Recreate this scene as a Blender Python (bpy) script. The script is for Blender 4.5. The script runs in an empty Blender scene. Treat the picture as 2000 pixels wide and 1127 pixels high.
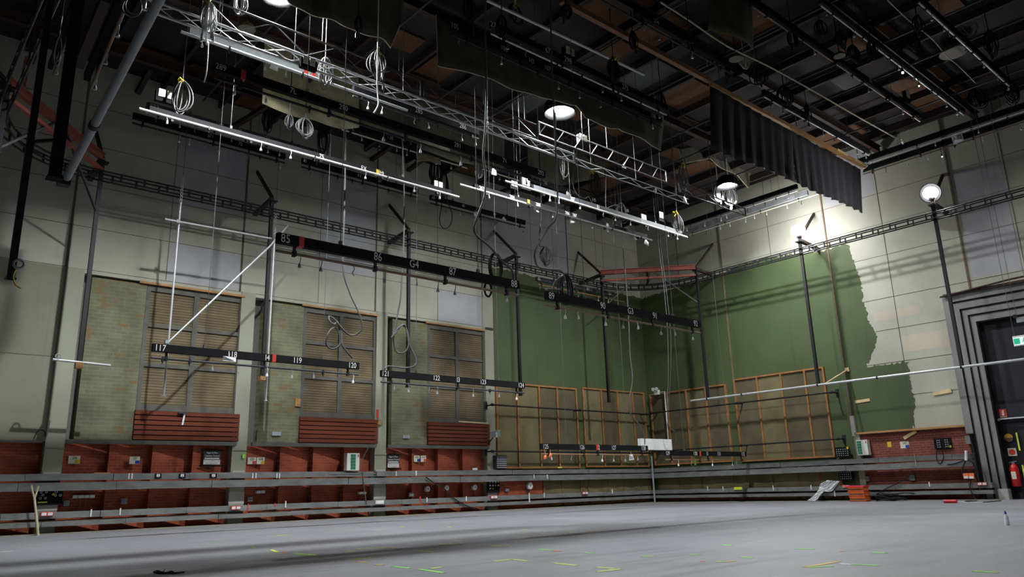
import bpy, bmesh, math, random
from mathutils import Vector, Matrix
PI = math.pi
rnd = random.Random(7)
S = bpy.context.scene
COL = S.collection

# ------------------------------------------------------------------ camera, and pixel -> place helper (2000x1127)
F = 1483.87
YAW, PIT, ROL = math.radians(48.85887), math.radians(14.74888), math.radians(-1.67749)
CAM = Vector((-30.69, -25.0, 0.85))
FW = Vector((math.cos(PIT)*math.cos(YAW), math.cos(PIT)*math.sin(YAW), math.sin(PIT)))
_r = Vector((math.sin(YAW), -math.cos(YAW), 0)); _u = _r.cross(FW)
RT = _r*math.cos(ROL) + _u*math.sin(ROL)
UP = -_r*math.sin(ROL) + _u*math.cos(ROL)
cd = bpy.data.cameras.new('camera'); cam = bpy.data.objects.new('camera', cd); COL.objects.link(cam)
cd.sensor_width = 36; cd.lens = F*36/2000; cd.clip_start = .02; cd.clip_end = 200
cam.matrix_world = Matrix(((RT.x, UP.x, -FW.x, CAM.x), (RT.y, UP.y, -FW.y, CAM.y), (RT.z, UP.z, -FW.z, CAM.z), (0, 0, 0, 1)))
S.camera = cam

def on(px, py, ax, v):
    d = FW + RT*((px-1000)/F) - UP*((py-563.5)/F)
    return CAM + d*((v-CAM[ax])/d[ax])
def pa(px, py, y=0.0): return on(px, py, 1, y)      # a point of a plane parallel to the back wall
def pb(px, py, x=0.0): return on(px, py, 0, x)      # ... to the right wall
def pf(px, py, z=0.0): return on(px, py, 2, z)      # ... to the floor
def depth(p): return (Vector(p)-CAM).dot(FW)
def mpp(p): return depth(p)/F                        # metres per pixel there

# ------------------------------------------------------------------ materials
MATS = {}
def nodes(name):
    m = bpy.data.materials.new(name); m.use_nodes = True
    nt = m.node_tree; b = nt.nodes['Principled BSDF']; MATS[name] = m
    return m, nt, b
def N(nt, t, **k):
    n = nt.nodes.new(t)
    for a, v in k.items():
        if a in n.inputs: n.inputs[a].default_value = v
        else: setattr(n, a, v)
    return n
def pos(nt, scale=(1, 1, 1)):
    g = N(nt, 'ShaderNodeNewGeometry'); mp = N(nt, 'ShaderNodeMapping'); mp.inputs['Scale'].default_value = scale
    nt.links.new(g.outputs['Position'], mp.inputs['Vector']); return mp.outputs['Vector']
def ramp(nt, src, stops):
    r = N(nt, 'ShaderNodeValToRGB'); e = r.color_ramp.elements
    while len(e) < len(stops): e.new(.5)
    for i, (p, c) in enumerate(stops):
        e[i].position = p; e[i].color = (*c, 1)
    nt.links.new(src, r.inputs['Fac']); return r.outputs['Color']
def mix(nt, a, b, fac, mode='MIX'):
    m = N(nt, 'ShaderNodeMix', data_type='RGBA', blend_type=mode)
    for s, v in ((6, a), (7, b), (0, fac)):
        if hasattr(v, 'is_linked'): nt.links.new(v, m.inputs[s])
        else: m.inputs[s].default_value = (*v, 1) if isinstance(v, tuple) else v
    return m.outputs[2]
def mat(name, col, rough=.6, metal=0.0, var=.25, scale=3.0, stretch=(1, 1, 1), dark=None, spec=.35):
    """plain painted / metal / plastic surface with a little mottling"""
    m, nt, b = nodes(name)
    n = N(nt, 'ShaderNodeTexNoise', Scale=scale, Detail=5.0, Roughness=.6)
    nt.links.new(pos(nt, stretch), n.inputs['Vector'])
    lo = tuple(c*(1-var) for c in col) if dark is None else dark
    hi = tuple(min(1, c*(1+var*.7)) for c in col)
    nt.links.new(ramp(nt, n.outputs['Fac'], [(.3, lo), (.72, hi)]), b.inputs['Base Color'])
    b.inputs['Roughness'].default_value = rough; b.inputs['Metallic'].default_value = metal; b.inputs['Specular IOR Level'].default_value = spec
    return m
def emit(name, col, strength):
    m, nt, b = nodes(name)
    b.inputs['Base Color'].default_value = (*col, 1)
    b.inputs['Emission Color'].default_value = (*col, 1); b.inputs['Emission Strength'].default_value = strength
    return m
def wallmat(name, base, streak, axis, amt=.5):
    """painted precast panel: broad mottling, faint run-down streaks"""
    m, nt, b = nodes(name)
    n1 = N(nt, 'ShaderNodeTexNoise', Scale=.55, Detail=6.0, Roughness=.62); nt.links.new(pos(nt), n1.inputs['Vector'])
    n2 = N(nt, 'ShaderNodeTexNoise', Scale=1.0, Detail=4.0, Roughness=.6)
    nt.links.new(pos(nt, (6, 6, .25)), n2.inputs['Vector'])
    c = ramp(nt, n1.outputs['Fac'], [(.3, tuple(x*.84 for x in base)), (.7, tuple(x*1.1 for x in base))])
    st = ramp(nt, n2.outputs['Fac'], [(.58, (0, 0, 0)), (.75, (amt, amt, amt))])
    nt.links.new(mix(nt, c, streak, st), b.inputs['Base Color'])
    b.inputs['Roughness'].default_value = .75
    return m
def brickmat(name, c1, c2, mortar, w, h, axis, msize=.012, patch=None, rough=.85, off=.5):
    m, nt, b = nodes(name)
    g = N(nt, 'ShaderNodeNewGeometry'); sp = N(nt, 'ShaderNodeSeparateXYZ'); cb = N(nt, 'ShaderNodeCombineXYZ')
    nt.links.new(g.outputs['Position'], sp.inputs[0])
    nt.links.new(sp.outputs[axis], cb.inputs[0]); nt.links.new(sp.outputs[2], cb.inputs[1])
    t = N(nt, 'ShaderNodeTexBrick', Scale=1.0); t.offset = off
    t.inputs['Brick Width'].default_value = w; t.inputs['Row Height'].default_value = h
    t.inputs['Mortar Size'].default_value = msize
    t.inputs['Color1'].default_value = (*c1, 1); t.inputs['Color2'].default_value = (*c2, 1); t.inputs['Mortar'].default_value = (*mortar, 1)
    nt.links.new(cb.outputs[0], t.inputs['Vector'])
    n = N(nt, 'ShaderNodeTexNoise', Scale=1.3, Detail=5.0); nt.links.new(g.outputs['Position'], n.inputs['Vector'])
    col = mix(nt, t.outputs['Color'], ramp(nt, n.outputs['Fac'], [(.3, (.55, .55, .55)), (.75, (1.2, 1.2, 1.2))]), .8, 'MULTIPLY')
    if patch:
        # some bricks of another colour, chosen brick by brick
        t2 = N(nt, 'ShaderNodeTexBrick', Scale=1.0); t2.offset = off
        for k, v in (('Brick Width', w), ('Row Height', h), ('Mortar Size', 0.0), ('Bias', 0.0)): t2.inputs[k].default_value = v
        t2.inputs['Color1'].default_value = (0, 0, 0, 1); t2.inputs['Color2'].default_value = (1, 1, 1, 1)
        nt.links.new(cb.outputs[0], t2.inputs['Vector'])
        n3 = N(nt, 'ShaderNodeTexNoise', Scale=.9, Detail=1.0); nt.links.new(g.outputs['Position'], n3.inputs['Vector'])
        mu = N(nt, 'ShaderNodeMath', operation='MULTIPLY'); nt.links.new(t2.outputs['Color'], mu.inputs[0]); nt.links.new(n3.outputs['Fac'], mu.inputs[1])
        f = ramp(nt, mu.outputs[0], [(.47, (0, 0, 0)), (.50, (.75, .75, .75))])
        col = mix(nt, col, patch, f)
    nt.links.new(col, b.inputs['Base Color'])
    b.inputs['Roughness'].default_value = rough; b.inputs['Specular IOR Level'].default_value = .2
    return m

CONC = (.385, .38, .305)
wallmat('concrete', CONC, (.25, .22, .17), 0, .35)
wallmat('concrete_pale', (.37, .37, .375), (.27, .25, .23), 0, .5)
wallmat('concrete_patch_warm', (.44, .39, .30), (.3, .26, .2), 0, .4)
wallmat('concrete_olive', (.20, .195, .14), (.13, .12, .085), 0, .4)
wallmat('pillar_paint', (.285, .29, .215), (.25, .25, .2), 0, .3)
wallmat('green_paint', (.056, .080, .026), (.028, .040, .015), 0, .65)
wallmat('dark_recess', (.13, .125, .11), (.07, .06, .05), 0, .4)
mat('joint', (.10, .085, .065), .9)
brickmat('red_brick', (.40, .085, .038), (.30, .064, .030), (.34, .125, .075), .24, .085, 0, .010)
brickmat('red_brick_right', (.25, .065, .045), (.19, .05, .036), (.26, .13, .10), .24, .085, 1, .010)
brickmat('printed_brick', (.185, .185, .112), (.155, .16, .096), (.215, .22, .14), .33, .115, 0, .009, patch=(.19, .13, .062))
brickmat('louvre', (.185, .15, .085), (.165, .132, .076), (.06, .042, .025), 40.0, .088, 0, .009)
m, nt, b = nodes('floor_paint')
n1 = N(nt, 'ShaderNodeTexNoise', Scale=.35, Detail=7.0, Roughness=.65); nt.links.new(pos(nt), n1.inputs['Vector'])
n2 = N(nt, 'ShaderNodeTexNoise', Scale=1.0, Detail=6.0, Roughness=.7); nt.links.new(pos(nt, (.5, 5, 1)), n2.inputs['Vector'])
c = ramp(nt, n1.outputs['Fac'], [(.25, (.185, .188, .205)), (.75, (.275, .275, .295))])
c = mix(nt, c, (.37, .365, .375), ramp(nt, n2.outputs['Fac'], [(.6, (0, 0, 0)), (.85, (.35, .35, .35))]))
nt.links.new(c, b.inputs['Base Color'])
nt.links.new(ramp(nt, n2.outputs['Fac'], [(.3, (.33, .33, .33)), (.7, (.52, .52, .52))]), b.inputs['Roughness'])
b.inputs['Specular IOR Level'].default_value = .45
mat('kerb', (.26, .24, .18), .85)
mat('trough_steel', (.185, .19, .18), .55, .1, .3, 2.0, (1, 1, 3))
mat('black_steel', (.011, .011, .012), .6)
mat('black_paint', (.009, .009, .010), .8, spec=.12)
mat('charcoal', (.045, .047, .05), .6)
mat('joist', (.030, .02, .017), .8, 0, .3); mat('wall_timber', (.17, .115, .075), .8, 0, .3); mat('rusty_steel', (.060, .033, .026), .7, .2, .4)
mat('red_oxide', (.27, .075, .050), .65, 0, .3)
mat('girder_red', (.042, .019, .016), .7, 0, .3)
mat('silver', (.52, .53, .53), .38, .3, .15)
mat('bar_lit', (.62, .62, .56), .45, 0, .12); mat('dull_shade', (.13, .12, .09), .7); mat('white_paint', (.72, .72, .70), .5, 0, .1)  # long bars whitened so their colour carries the lamp light
mat('cream', (.66, .64, .52), .5, 0, .12)
mat('stencil', (.75, .75, .72), .7, 0, .15, 30.)
mat('ink', (.02, .02, .022), .7)
mat('grey_cable', (.085, .085, .08), .55)
mat('black_cable', (.009, .009, .010), .7)
mat('wire', (.09, .09, .085), .55)
mat('yellow_tape', (.62, .42, .03), .55)
mat('red_tape', (.60, .05, .03), .55)
mat('green_tape', (.25, .75, .08), .55)
mat('lime_tape', (.62, .72, .06), .55)
mat('orange_tape', (.80, .20, .07), .55)
mat('white_tape', (.75, .75, .72), .55)
mat('blue', (.03, .05, .40), .5)
mat('timber', (.40, .22, .085), .7, 0, .3, 4.0, (1, 1, 6))
mat('pale_timber', (.62, .47, .24), .7, 0, .2)
mat('old_timber', (.19, .095, .045), .7, 0, .35)
mat('frame_timber', (.30, .135, .045), .7, 0, .3)
mat('red_slat', (.135, .032, .014), .85, 0, .25, 1.5, (.5, 1, 8))
mat('louvre_frame', (.105, .10, .085), .7)
mat('felt', (.150, .130, .064), .95, 0, .28, .9)
mat('felt_dark', (.105, .090, .048), .95, 0, .3, .9)
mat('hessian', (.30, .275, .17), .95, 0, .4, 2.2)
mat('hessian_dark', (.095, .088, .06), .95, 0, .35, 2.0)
mat('hem', (.40, .36, .25), .95)
mat('black_drape', (.030, .030, .036), .8, 0, .2)
mat('ceiling_deck', (.020, .016, .014), .9, 0, .5, 1.2)
mat('ceiling_ply', (.090, .038, .012), .85, 0, .35, 1.4)
mat('ceiling_board', (.06, .066, .06), .85, 0, .2)
mat('portal_steel', (.22, .215, .205), .6, .1, .3, 1.5, (1, 1, .4))
mat('door_black', (.016, .016, .019), .7)
mat('door_red', (.10, .02, .016), .6)
mat('crate_orange', (.85, .16, .03), .45, 0, .12)
mat('lid_red', (.85, .035, .11), .4, 0, .1)
mat('extinguisher_red', (.55, .02, .02), .35, 0, .1)
mat('green_box', (.02, .17, .09), .5)
mat('box_white', (.66, .68, .62), .5, 0, .08)
mat('grey_plastic', (.28, .30, .31), .5)
mat('brown_pipe', (.20, .13, .09), .5, .3)
mat('copper_pipe', (.34, .19, .10), .45, .3)
mat('stick', (.52, .47, .28), .8)
mat('foil', (.60, .61, .62), .5, .0, .2)
mat('scuff', (.40, .395, .36), .8, 0, .45, 5.0)
mat('concrete_raw', (.42, .41, .37), .9, 0, .15)
mat('dirty_timber', (.13, .075, .045), .85, 0, .5)
emit('lamp_globe', (.93, .97, 1.0), 3000.0); emit('lamp_globe_small', (.93, .97, 1.0), 18000.0); emit('lamp_globe_post', (.97, .97, 1.0), 205.0); emit('lamp_globe_fill', (.95, .97, 1.0), 520.0); m, nt, b = nodes('hood_black'); b.inputs['Base Color'].default_value = (.004, .004, .004, 1); b.inputs['Roughness'].default_value = 1; b.inputs['Specular IOR Level'].default_value = .02
emit('exit_green', (.01, .42, .22), .55)
emit('exit_white', (.85, 1, .95), .75)
emit('spark', (.95, .97, 1.0), 18.0)
m, nt, b = nodes('clear_plastic')
b.inputs['Base Color'].default_value = (.95, .97, 1, 1); b.inputs['Roughness'].default_value = .12
b.inputs['Transmission Weight'].default_value = .35; b.inputs['IOR'].default_value = 1.3

# ------------------------------------------------------------------ mesh builder
class MB:
    def __init__(s): s.v = []; s.f = []; s.m = []; s.sm = []
    def add(s, vs, fs, mi=0, smooth=False):
        o = len(s.v); s.v += [Vector(q) for q in vs]
        for f in fs: s.f.append([o+i for i in f]); s.m.append(mi); s.sm.append(smooth)
        return s
    def box(s, a, b, mi=0):
        x0, y0, z0 = (min(a[i], b[i]) for i in range(3)); x1, y1, z1 = (max(a[i], b[i]) for i in range(3))
        return s.add([(x0,y0,z0),(x1,y0,z0),(x1,y1,z0),(x0,y1,z0),(x0,y0,z1),(x1,y0,z1),(x1,y1,z1),(x0,y1,z1)],
                     [(0,3,2,1),(4,5,6,7),(0,1,5,4),(1,2,6,5),(2,3,7,6),(3,0,4,7)], mi)
    def beam(s, p, q, w, h, up=(0, 0, 1), mi=0):
        """a bar from p to q, w wide and h deep"""
        p, q = Vector(p), Vector(q); d = (q-p).normalized(); u = Vector(up)
        if abs(d.dot(u)) > .98: u = Vector((0, 1, 0))
        r = d.cross(u).normalized()*w/2; u = r.cross(d).normalized()*h/2
        vs = [p-r-u, p+r-u, p+r+u, p-r+u, q-r-u, q+r-u, q+r+u, q-r+u]
        return s.add(vs, [(0,3,2,1),(4,5,6,7),(0,1,5,4),(1,2,6,5),(2,3,7,6),(3,0,4,7)], mi)
    def ibeam(s, p, q, w, h, t=.02, mi=0):
        p, q = Vector(p), Vector(q); up = Vector((0, 0, 1))
        s.beam(p+up*(h/2-t/2), q+up*(h/2-t/2), w, t, mi=mi); s.beam(p-up*(h/2-t/2), q-up*(h/2-t/2), w, t, mi=mi)
        return s.beam(p, q, t, h-2*t, mi=mi)
    def tube(s, pts, r, n=8, mi=0, caps=True, smooth=True):
        pts = [Vector(q) for q in pts]; ring = []; k = len(pts)
        ref = None
        for i, q in enumerate(pts):
            d = (pts[min(i+1, k-1)]-pts[max(i-1, 0)])
            d = d.normalized() if d.length > 1e-9 else Vector((0, 0, 1))
            if ref is None: ref = Vector((0, 0, 1)) if abs(d.z) < .9 else Vector((1, 0, 0))
            a = d.cross(ref)
            a = a.normalized() if a.length > 1e-6 else d.orthogonal().normalized()
            ref = a.cross(d).normalized(); rr = r[i] if isinstance(r, (list, tuple)) else r
            ring.append([q + (a*math.cos(2*PI*j/n)+ref*math.sin(2*PI*j/n))*rr for j in range(n)])
        vs = [x for rg in ring for x in rg]
        fs = [(i*n+j, i*n+(j+1) % n, (i+1)*n+(j+1) % n, (i+1)*n+j) for i in range(k-1) for j in range(n)]
        s.add(vs, fs, mi, smooth)
        if caps:
            s.add(ring[0], [tuple(range(n))[::-1]], mi); s.add(ring[-1], [tuple(range(n))], mi)
        return s
    def lathe(s, c, prof, axis=(0, 0, 1), n=16, mi=0, smooth=True):
        """prof: (radius, height) along axis from c"""
        c = Vector(c); a = Vector(axis).normalized(); x = a.orthogonal().normalized(); y = a.cross(x)
        vs = []
        for r, h in prof:
            vs += [c + a*h + (x*math.cos(2*PI*j/n)+y*math.sin(2*PI*j/n))*max(r, 1e-4) for j in range(n)]
        fs = [(i*n+j, i*n+(j+1) % n, (i+1)*n+(j+1) % n, (i+1)*n+j) for i in range(len(prof)-1) for j in range(n)]
        s.add(vs, fs, mi, smooth)
        s.add(vs[:n], [tuple(range(n))[::-1]], mi); return s.add(vs[-n:], [tuple(range(n))], mi)
    def ball(s, c, r, n=14, sz=1.0, mi=0):
        return s.lathe(c, [(r*math.sin(PI*i/10), -r*sz*math.cos(PI*i/10)) for i in range(11)], n=n, mi=mi)
    def prism(s, poly, ax, v0, v1, mi=0):
        """poly: 2-D outline in the two axes other than ax, run from v0 to v1 along ax"""
        def P(a, b, v):
            return {0: (v, a, b), 1: (a, v, b), 2: (a, b, v)}[ax]
        n = len(poly); vs = [P(a, b, v0) for a, b in poly]+[P(a, b, v1) for a, b in poly]
        fs = [tuple(range(n)), tuple(range(2*n-1, n-1, -1))]+[(i, n+i, n+(i+1) % n, (i+1) % n) for i in range(n)]
        return s.add(vs, fs, mi)
    def quad(s, a, b, c, d, mi=0): return s.add([a, b, c, d], [(0, 1, 2, 3)], mi)
    def text(s, txt, c, height, right, up=(0, 0, 1), mi=0, squeeze=.8):
        key = txt
        if key not in TXT:
            cu = bpy.data.curves.new('t', 'FONT'); cu.body = txt; cu.align_x = 'CENTER'; cu.align_y = 'CENTER'; cu.resolution_u = 3
            o = bpy.data.objects.new('t', cu); me = bpy.data.meshes.new_from_object(o)
            TXT[key] = ([v.co.copy() for v in me.vertices], [tuple(p.vertices) for p in me.polygons])
            bpy.data.objects.remove(o); bpy.data.curves.remove(cu); bpy.data.meshes.remove(me)
        vs, fs = TXT[key]
        if not vs: return s
        lo = min(v.y for v in vs); hi = max(v.y for v in vs); x0 = min(v.x for v in vs); x1 = max(v.x for v in vs)
        k = height/max(hi-lo, .01); R, U, c = Vector(right), Vector(up), Vector(c)
        return s.add([c + R*((v.x-(x0+x1)/2)*k*squeeze) + U*((v.y-(lo+hi)/2)*k) for v in vs], fs, mi)
TXT = {}
BASE = {}
def _base(o): return BASE.get(o.name, Vector((0, 0, 0)))
def obj(name, mb, mats, parent=None, origin=None):
    if isinstance(mats, str): mats = [mats]
    if parent is not None: org = _base(parent)
    elif origin is not None: org = Vector(origin)
    elif mb.v:
        xs = [v.x for v in mb.v]; ys = [v.y for v in mb.v]; zs = [v.z for v in mb.v]
        org = Vector(((min(xs)+max(xs))/2, (min(ys)+max(ys))/2, min(zs)))
    else: org = Vector((0, 0, 0))
    me = bpy.data.meshes.new(name); me.from_pydata([v-org for v in mb.v], [], mb.f)
    for mm in mats: me.materials.append(MATS[mm])
    me.polygons.foreach_set('material_index', mb.m); me.polygons.foreach_set('use_smooth', mb.sm)
    bm = bmesh.new(); bm.from_mesh(me); bmesh.ops.recalc_face_normals(bm, faces=bm.faces[:]); bm.to_mesh(me); bm.free()
    o = bpy.data.objects.new(name, me); COL.objects.link(o); BASE[o.name] = org
    if parent is None: o.location = org
    else: o.parent = parent
    return o
def tag(o, label=None, cat=None, group=None, kind=None):
    if label: o['label'] = label
    if cat: o['category'] = cat
    if group: o['group'] = group
    if kind: o['kind'] = kind
    return o
def thing(name, label, cat, loc, group=None):
    o = bpy.data.objects.new(name, None); o.empty_display_size = .1; COL.objects.link(o)
    o.location = Vector(loc); BASE[o.name] = Vector(loc)
    return tag(o, label, cat, group)
def struct(name, mb, mats, label=None, parent=None):
    o = obj(name, mb, mats, parent)
    if parent is None: o['kind'] = 'structure'
    if label: o['label'] = label
    return o
def smooth_path(pts, k=6):
    """Catmull-Rom through pts"""
    pts = [Vector(q) for q in pts]; out = []
    for i in range(len(pts)-1):
        p0, p1, p2, p3 = pts[max(i-1, 0)], pts[i], pts[i+1], pts[min(i+2, len(pts)-1)]
        for j in range(k):
            t = j/k
            out.append(.5*((2*p1)+(p2-p0)*t+(2*p0-5*p1+4*p2-p3)*t*t+(3*p1-p0-3*p2+p3)*t**3))
    return out+[pts[-1]]
# ------------------------------------------------------------------ the room shell
XC, YD, ZT = -31.6, -27.5, 14.45          # left wall, front wall, ceiling
ZW = 14.34                                # where wires and rods meet the joists
PILX = [(-26.42, -25.94), (-21.13, -20.65), (-15.83, -15.35), (-10.50, -10.03)]
struct('floor', MB().box((XC, YD, -.2), (.5, .5, 0)), 'floor_paint', 'grey-blue painted studio floor')
struct('ceiling', MB().box((XC, YD, ZT), (.5, .5, ZT+.2)), 'ceiling_deck', 'dark timber ceiling deck above the grid')
ceil = bpy.data.objects['ceiling']
w = MB()
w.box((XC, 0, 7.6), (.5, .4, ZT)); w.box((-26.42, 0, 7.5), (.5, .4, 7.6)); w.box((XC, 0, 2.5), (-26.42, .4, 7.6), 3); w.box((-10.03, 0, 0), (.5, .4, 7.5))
w.box((-26.42, .34, 2.45), (-10.03, .5, 7.5), 1); w.box((XC, .36, 0), (-10.03, .5, 2.5), 1)
for z in (7.62, 8.95, 10.31, 11.64, 12.96): w.box((XC, -.004, z-.008), (0, .01, z+.008), 2)
for x in (-26.45, -21.2, -15.9, -10.58, -5.2): w.box((x-.035, -.006, 7.62 if x < -10.6 else 5.4), (x+.035, .01, ZT), 2)
for x in (-23.62, -18.3, -12.95, -7.6, -2.6): w.box((x-.009, -.004, 7.62 if x < -10.6 else 5.4), (x+.009, .01, ZT), 2)
w.box((XC, -.004, 4.9), (-26.45, .01, 4.92), 2); w.box((-30.2, -.004, 2.5), (-30.18, .01, ZT), 2)
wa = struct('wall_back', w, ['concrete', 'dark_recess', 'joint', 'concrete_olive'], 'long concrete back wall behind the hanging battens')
w = MB()
w.box((.15, -14.62, 2.58), (.5, .4, ZT)); w.box((.15, -21.6, 7.2), (.5, -14.62, ZT)); w.box((.15, YD, 0), (.5, -21.6, ZT)); w.box((.15, -10.45, 0), (.5, .4, 2.6)); w.box((.3, -14.62, 0), (.5, -10.45, 2.6)); w.box((.6, -21.6, 0), (.7, -14.62, 7.4), 1)
for z in (3.92, 5.24, 6.55, 7.83, 9.58, 10.9, 12.2, 13.4): w.box((.14, YD if z > 7.4 else -14.6, z-.006), (.154, 0, z+.006), 2)
for y in (-5.15, -10.42, -15.55): w.box((.11, y-.03, 7.4 if y < -15 else 2.6 if y < -10 else 5.4), (.154, y+.03, ZT), 3)
for y in (-2.6, -7.75, -12.8, -17.4): w.box((.14, y-.010, 2.6 if y > -15 else 7.4), (.154, y+.010, ZT), 2)
wb = struct('wall_right', w, ['concrete', 'dark_recess', 'joint', 'wall_timber'], 'concrete right wall with the big steel portal')
struct('wall_left', MB().box((XC-.3, YD, 0), (XC, .5, ZT)), 'black_drape', 'dark left wall')  # this and the front wall: unseen, darkened to lower the bounced light
struct('wall_front', MB().box((XC, YD-.3, 0), (.5, YD, ZT)), 'black_drape', 'dark wall behind the viewpoint')

# repainted and painted areas of the two walls
def jag(pts, step=.16, amp=.09):
    out = []
    for (a, b), (c, d) in zip(pts, pts[1:]):
        n = max(1, int(math.hypot(c-a, d-b)/step))
        for i in range(n):
            t = i/n; out.append((a+(c-a)*t+rnd.uniform(-amp, amp), b+(d-b)*t+rnd.uniform(-amp, amp)))
    return out+[pts[-1]]
top = jag([(-10.0, 10.42), (-8.5, 10.40), (-5.2, 10.33), (-.5, 10.45), (.13, 10.42)], .14, .06)
obj('green_paint', MB().prism([(-10.02, 0)]+[(-10.02, 10.4)]+top+[(.13, 0)], 1, -.012, .0), 'green_paint', wa)
edge = jag([(.1, 10.36), (-2.77, 10.45), (-4.75, 10.49), (-6.06, 10.72), (-7.68, 10.76), (-10.09, 10.40), (-11.3, 10.41), (-11.43, 9.61), (-11.61, 8.79),
            (-11.56, 7.83), (-11.75, 6.73), (-11.95, 6.3), (-11.62, 5.70), (-11.34, 5.22), (-11.95, 5.19), (-12.94, 5.20), (-12.89, 4.51), (-12.97, 3.71), (-12.72, 2.62)], .07, .06)
obj('green_paint', MB().prism([(.1, 0)]+edge+[(-10.5, 2.62), (-10.5, 0)], 0, .136, .15), 'green_paint', wb)
for x0, x1, z0, z1, mm in ((-23.6, -21.24, 10.33, 12.94, 'concrete_pale'), (-23.6, -21.24, 7.64, 8.93, 'concrete_pale'), (-18.28, -15.94, 8.97, 12.94, 'concrete_pale'),
                           (-10.5, -5.25, 10.95, 14.3, 'concrete_pale'), (-12.93, -10.65, 7.64, 8.93, 'concrete_pale')):
    obj('repainted_panel', MB().box((x0, -.003, z0), (x1, .003, z1)), mm, wa)
for y0, y1, z0, z1, mm in ((-11.9, -13.7, 6.95, 7.3, 'concrete_patch_warm'), (-12.85, -14.6, 5.55, 6.2, 'concrete_patch_warm'), (-17.3, -15.7, 7.9, 12.1, 'concrete_pale'), (-12.7, -10.6, 12.25, 14.3, 'concrete_pale')):
    obj('repainted_panel', MB().box((.147, y0, z0), (.153, y1, z1)), mm, wb)

# brickwork: sawtooth bays between the pillars of the back wall, flat on the right wall
bw = MB()
bays = [(XC, -26.42), (-25.94, -21.13), (-20.65, -15.83), (-15.35, -10.50)]
for a, b_ in bays:
    n = 4; s = (b_-a)/n
    for i in range(n):
        x0, x1 = a+i*s, a+(i+1)*s
        bw.prism([(x0, .06), (x1, .30), (x1, .36), (x0, .36)], 2, 0, 2.47)
obj('brickwork', bw, 'red_brick', wa)
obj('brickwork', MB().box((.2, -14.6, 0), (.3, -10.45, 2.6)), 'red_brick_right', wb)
obj('brickwork', MB().prism([(-10.03, -.02), (-7.4, -.02), (-7.4, 1.5), (-10.03, 1.5)], 1, -.03, -.013), 'red_brick', wa)
for i, (x0, x1) in enumerate(PILX):
    p = MB().box((x0, -.03, 0), (x1, .36, 7.62)).box((x0-.02, -.06, 2.2 if i == 2 else 2.3), (x1+.02, .0, 2.24 if i == 2 else 2.31))
    p.box((x0-.01, -.06, .0), (x1+.01, 0, .10), 1)
    p.box((x0-.01, -.035, .62), (x1+.01, 0, 1.0), 1)
    p.box((x0+.03, -.07, 1.60), (x1-.03, 0, 1.66), 1)
    struct('trim_%d' % (i+1), p, ['pillar_paint', 'concrete_raw'], 'grey-green painted concrete pillar of the back wall')
struct('trim_5', MB().box((-10.62, -.03, 7.5), (-10.03, .02, 9.0)), 'pillar_paint')
p = MB().box((.08, -10.66, 0), (.2, -10.42, 2.6)).box((.02, -10.55, 2.5), (.2, -10.40, 3.3), 1)
tag(obj('timber_rail', MB().box((.02, -14.6, 2.56), (.15, -10.5, 2.63)), 'timber'), 'thin timber rail between the green paint and the right-hand brickwork', 'timber rail')
struct('trim_6', p, ['pillar_paint', 'concrete_raw'], 'grey pillar edge at the start of the right-hand brickwork')
# kerb strips along the walls
struct('baseboard_back', MB().box((XC, -.55, 0), (.1, -.02, .025)), 'kerb')
struct('baseboard_right', MB().box((-.50, -15.4, 0), (.12, -.5, .02)), 'kerb')

# ceiling joists, girders and boards
for i in range(16):
    x = -.9-1.95*i
    struct('trim_%d' % (20+i), MB().beam((x, YD, 14.28), (x, .0, 14.28), .10, .26), 'joist')
for i, y in enumerate((-2.1, -5.8, -9.5, -13.2, -16.9, -20.6)):
    struct('trim_%d' % (40+i), MB().ibeam((XC, y, 13.98), (.1, y, 13.98), .18, .34), 'girder_red')
for i, (x, z) in enumerate(((-3.1, 13.72), (-6.6, 13.6), (-8.3, 13.75), (-11.7, 13.65), (-14.9, 13.7), (-17.2, 13.6), (-20.4, 13.7), (-23.3, 13.62))):
    struct('trim_%d' % (60+i), MB().tube([(x, -21.5, z), (x, -1.2, z)], .03, 8), 'charcoal')
rc = random.Random(3)
npan = 0
for i in range(14):
    for j in range(11):
        x0 = -.9-1.95*(i+1)+.12; y0 = -21+1.9*j
        k = rc.random()
        if k > .42 or npan > 95: continue
        npan += 1
        obj('ply_panel' if k < .3 else 'ceiling_board', MB().box((x0+rc.uniform(0, .3), y0, 14.36), (x0+rc.uniform(1.2, 1.7), y0+rc.choice((.9, 1.7)), 14.40)),
            'ceiling_ply' if k < .3 else 'ceiling_board', ceil)

# steel portal in the right wall: nested frames round a tall black sliding door
for i, (y0, y1, zt) in enumerate(((-14.62, -14.86, 7.36), (-14.90, -15.12, 7.06), (-15.16, -15.34, 6.80), (-15.38, -15.56, 6.52))):
    dx = .02+.05*i
    p = MB().box((-.12+dx, y0, 0 if i else 2.3), (.3, y1, zt)).box((-.12+dx, -21.5, zt-.24), (.3, y1, zt))
    p.box((-.10+dx, y1, 0), (.3, y1-.045, zt-.24), 1).box((-.10+dx, -21.5, zt-.29), (.3, y1, zt-.24), 1)
    struct('trim_%d' % (10+i), p, ['portal_steel', 'black_paint'], 'grey steel frame of the scenery portal')
struct('trim_14', MB().box((-.2, -21.5, 7.36), (.3, -14.7, 7.44)).tube([(-.22, -14.6, 7.36), (-.24, -17, 7.52), (-.22, -21, 7.6)], .035, 6), 'rusty_steel')
struct('trim_15', MB().box((-.12, -15.30, 0), (.2, -15.62, .36)), 'concrete_raw', 'concrete plinth at the foot of the portal')
d = struct('door_1', MB().box((.31, -21.5, 2.78), (.36, -15.5, 6.6)).box((.45, -21.5, 0), (.48, -15.5, 2.8)), 'door_black', 'tall black sliding door of the scenery portal')
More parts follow.
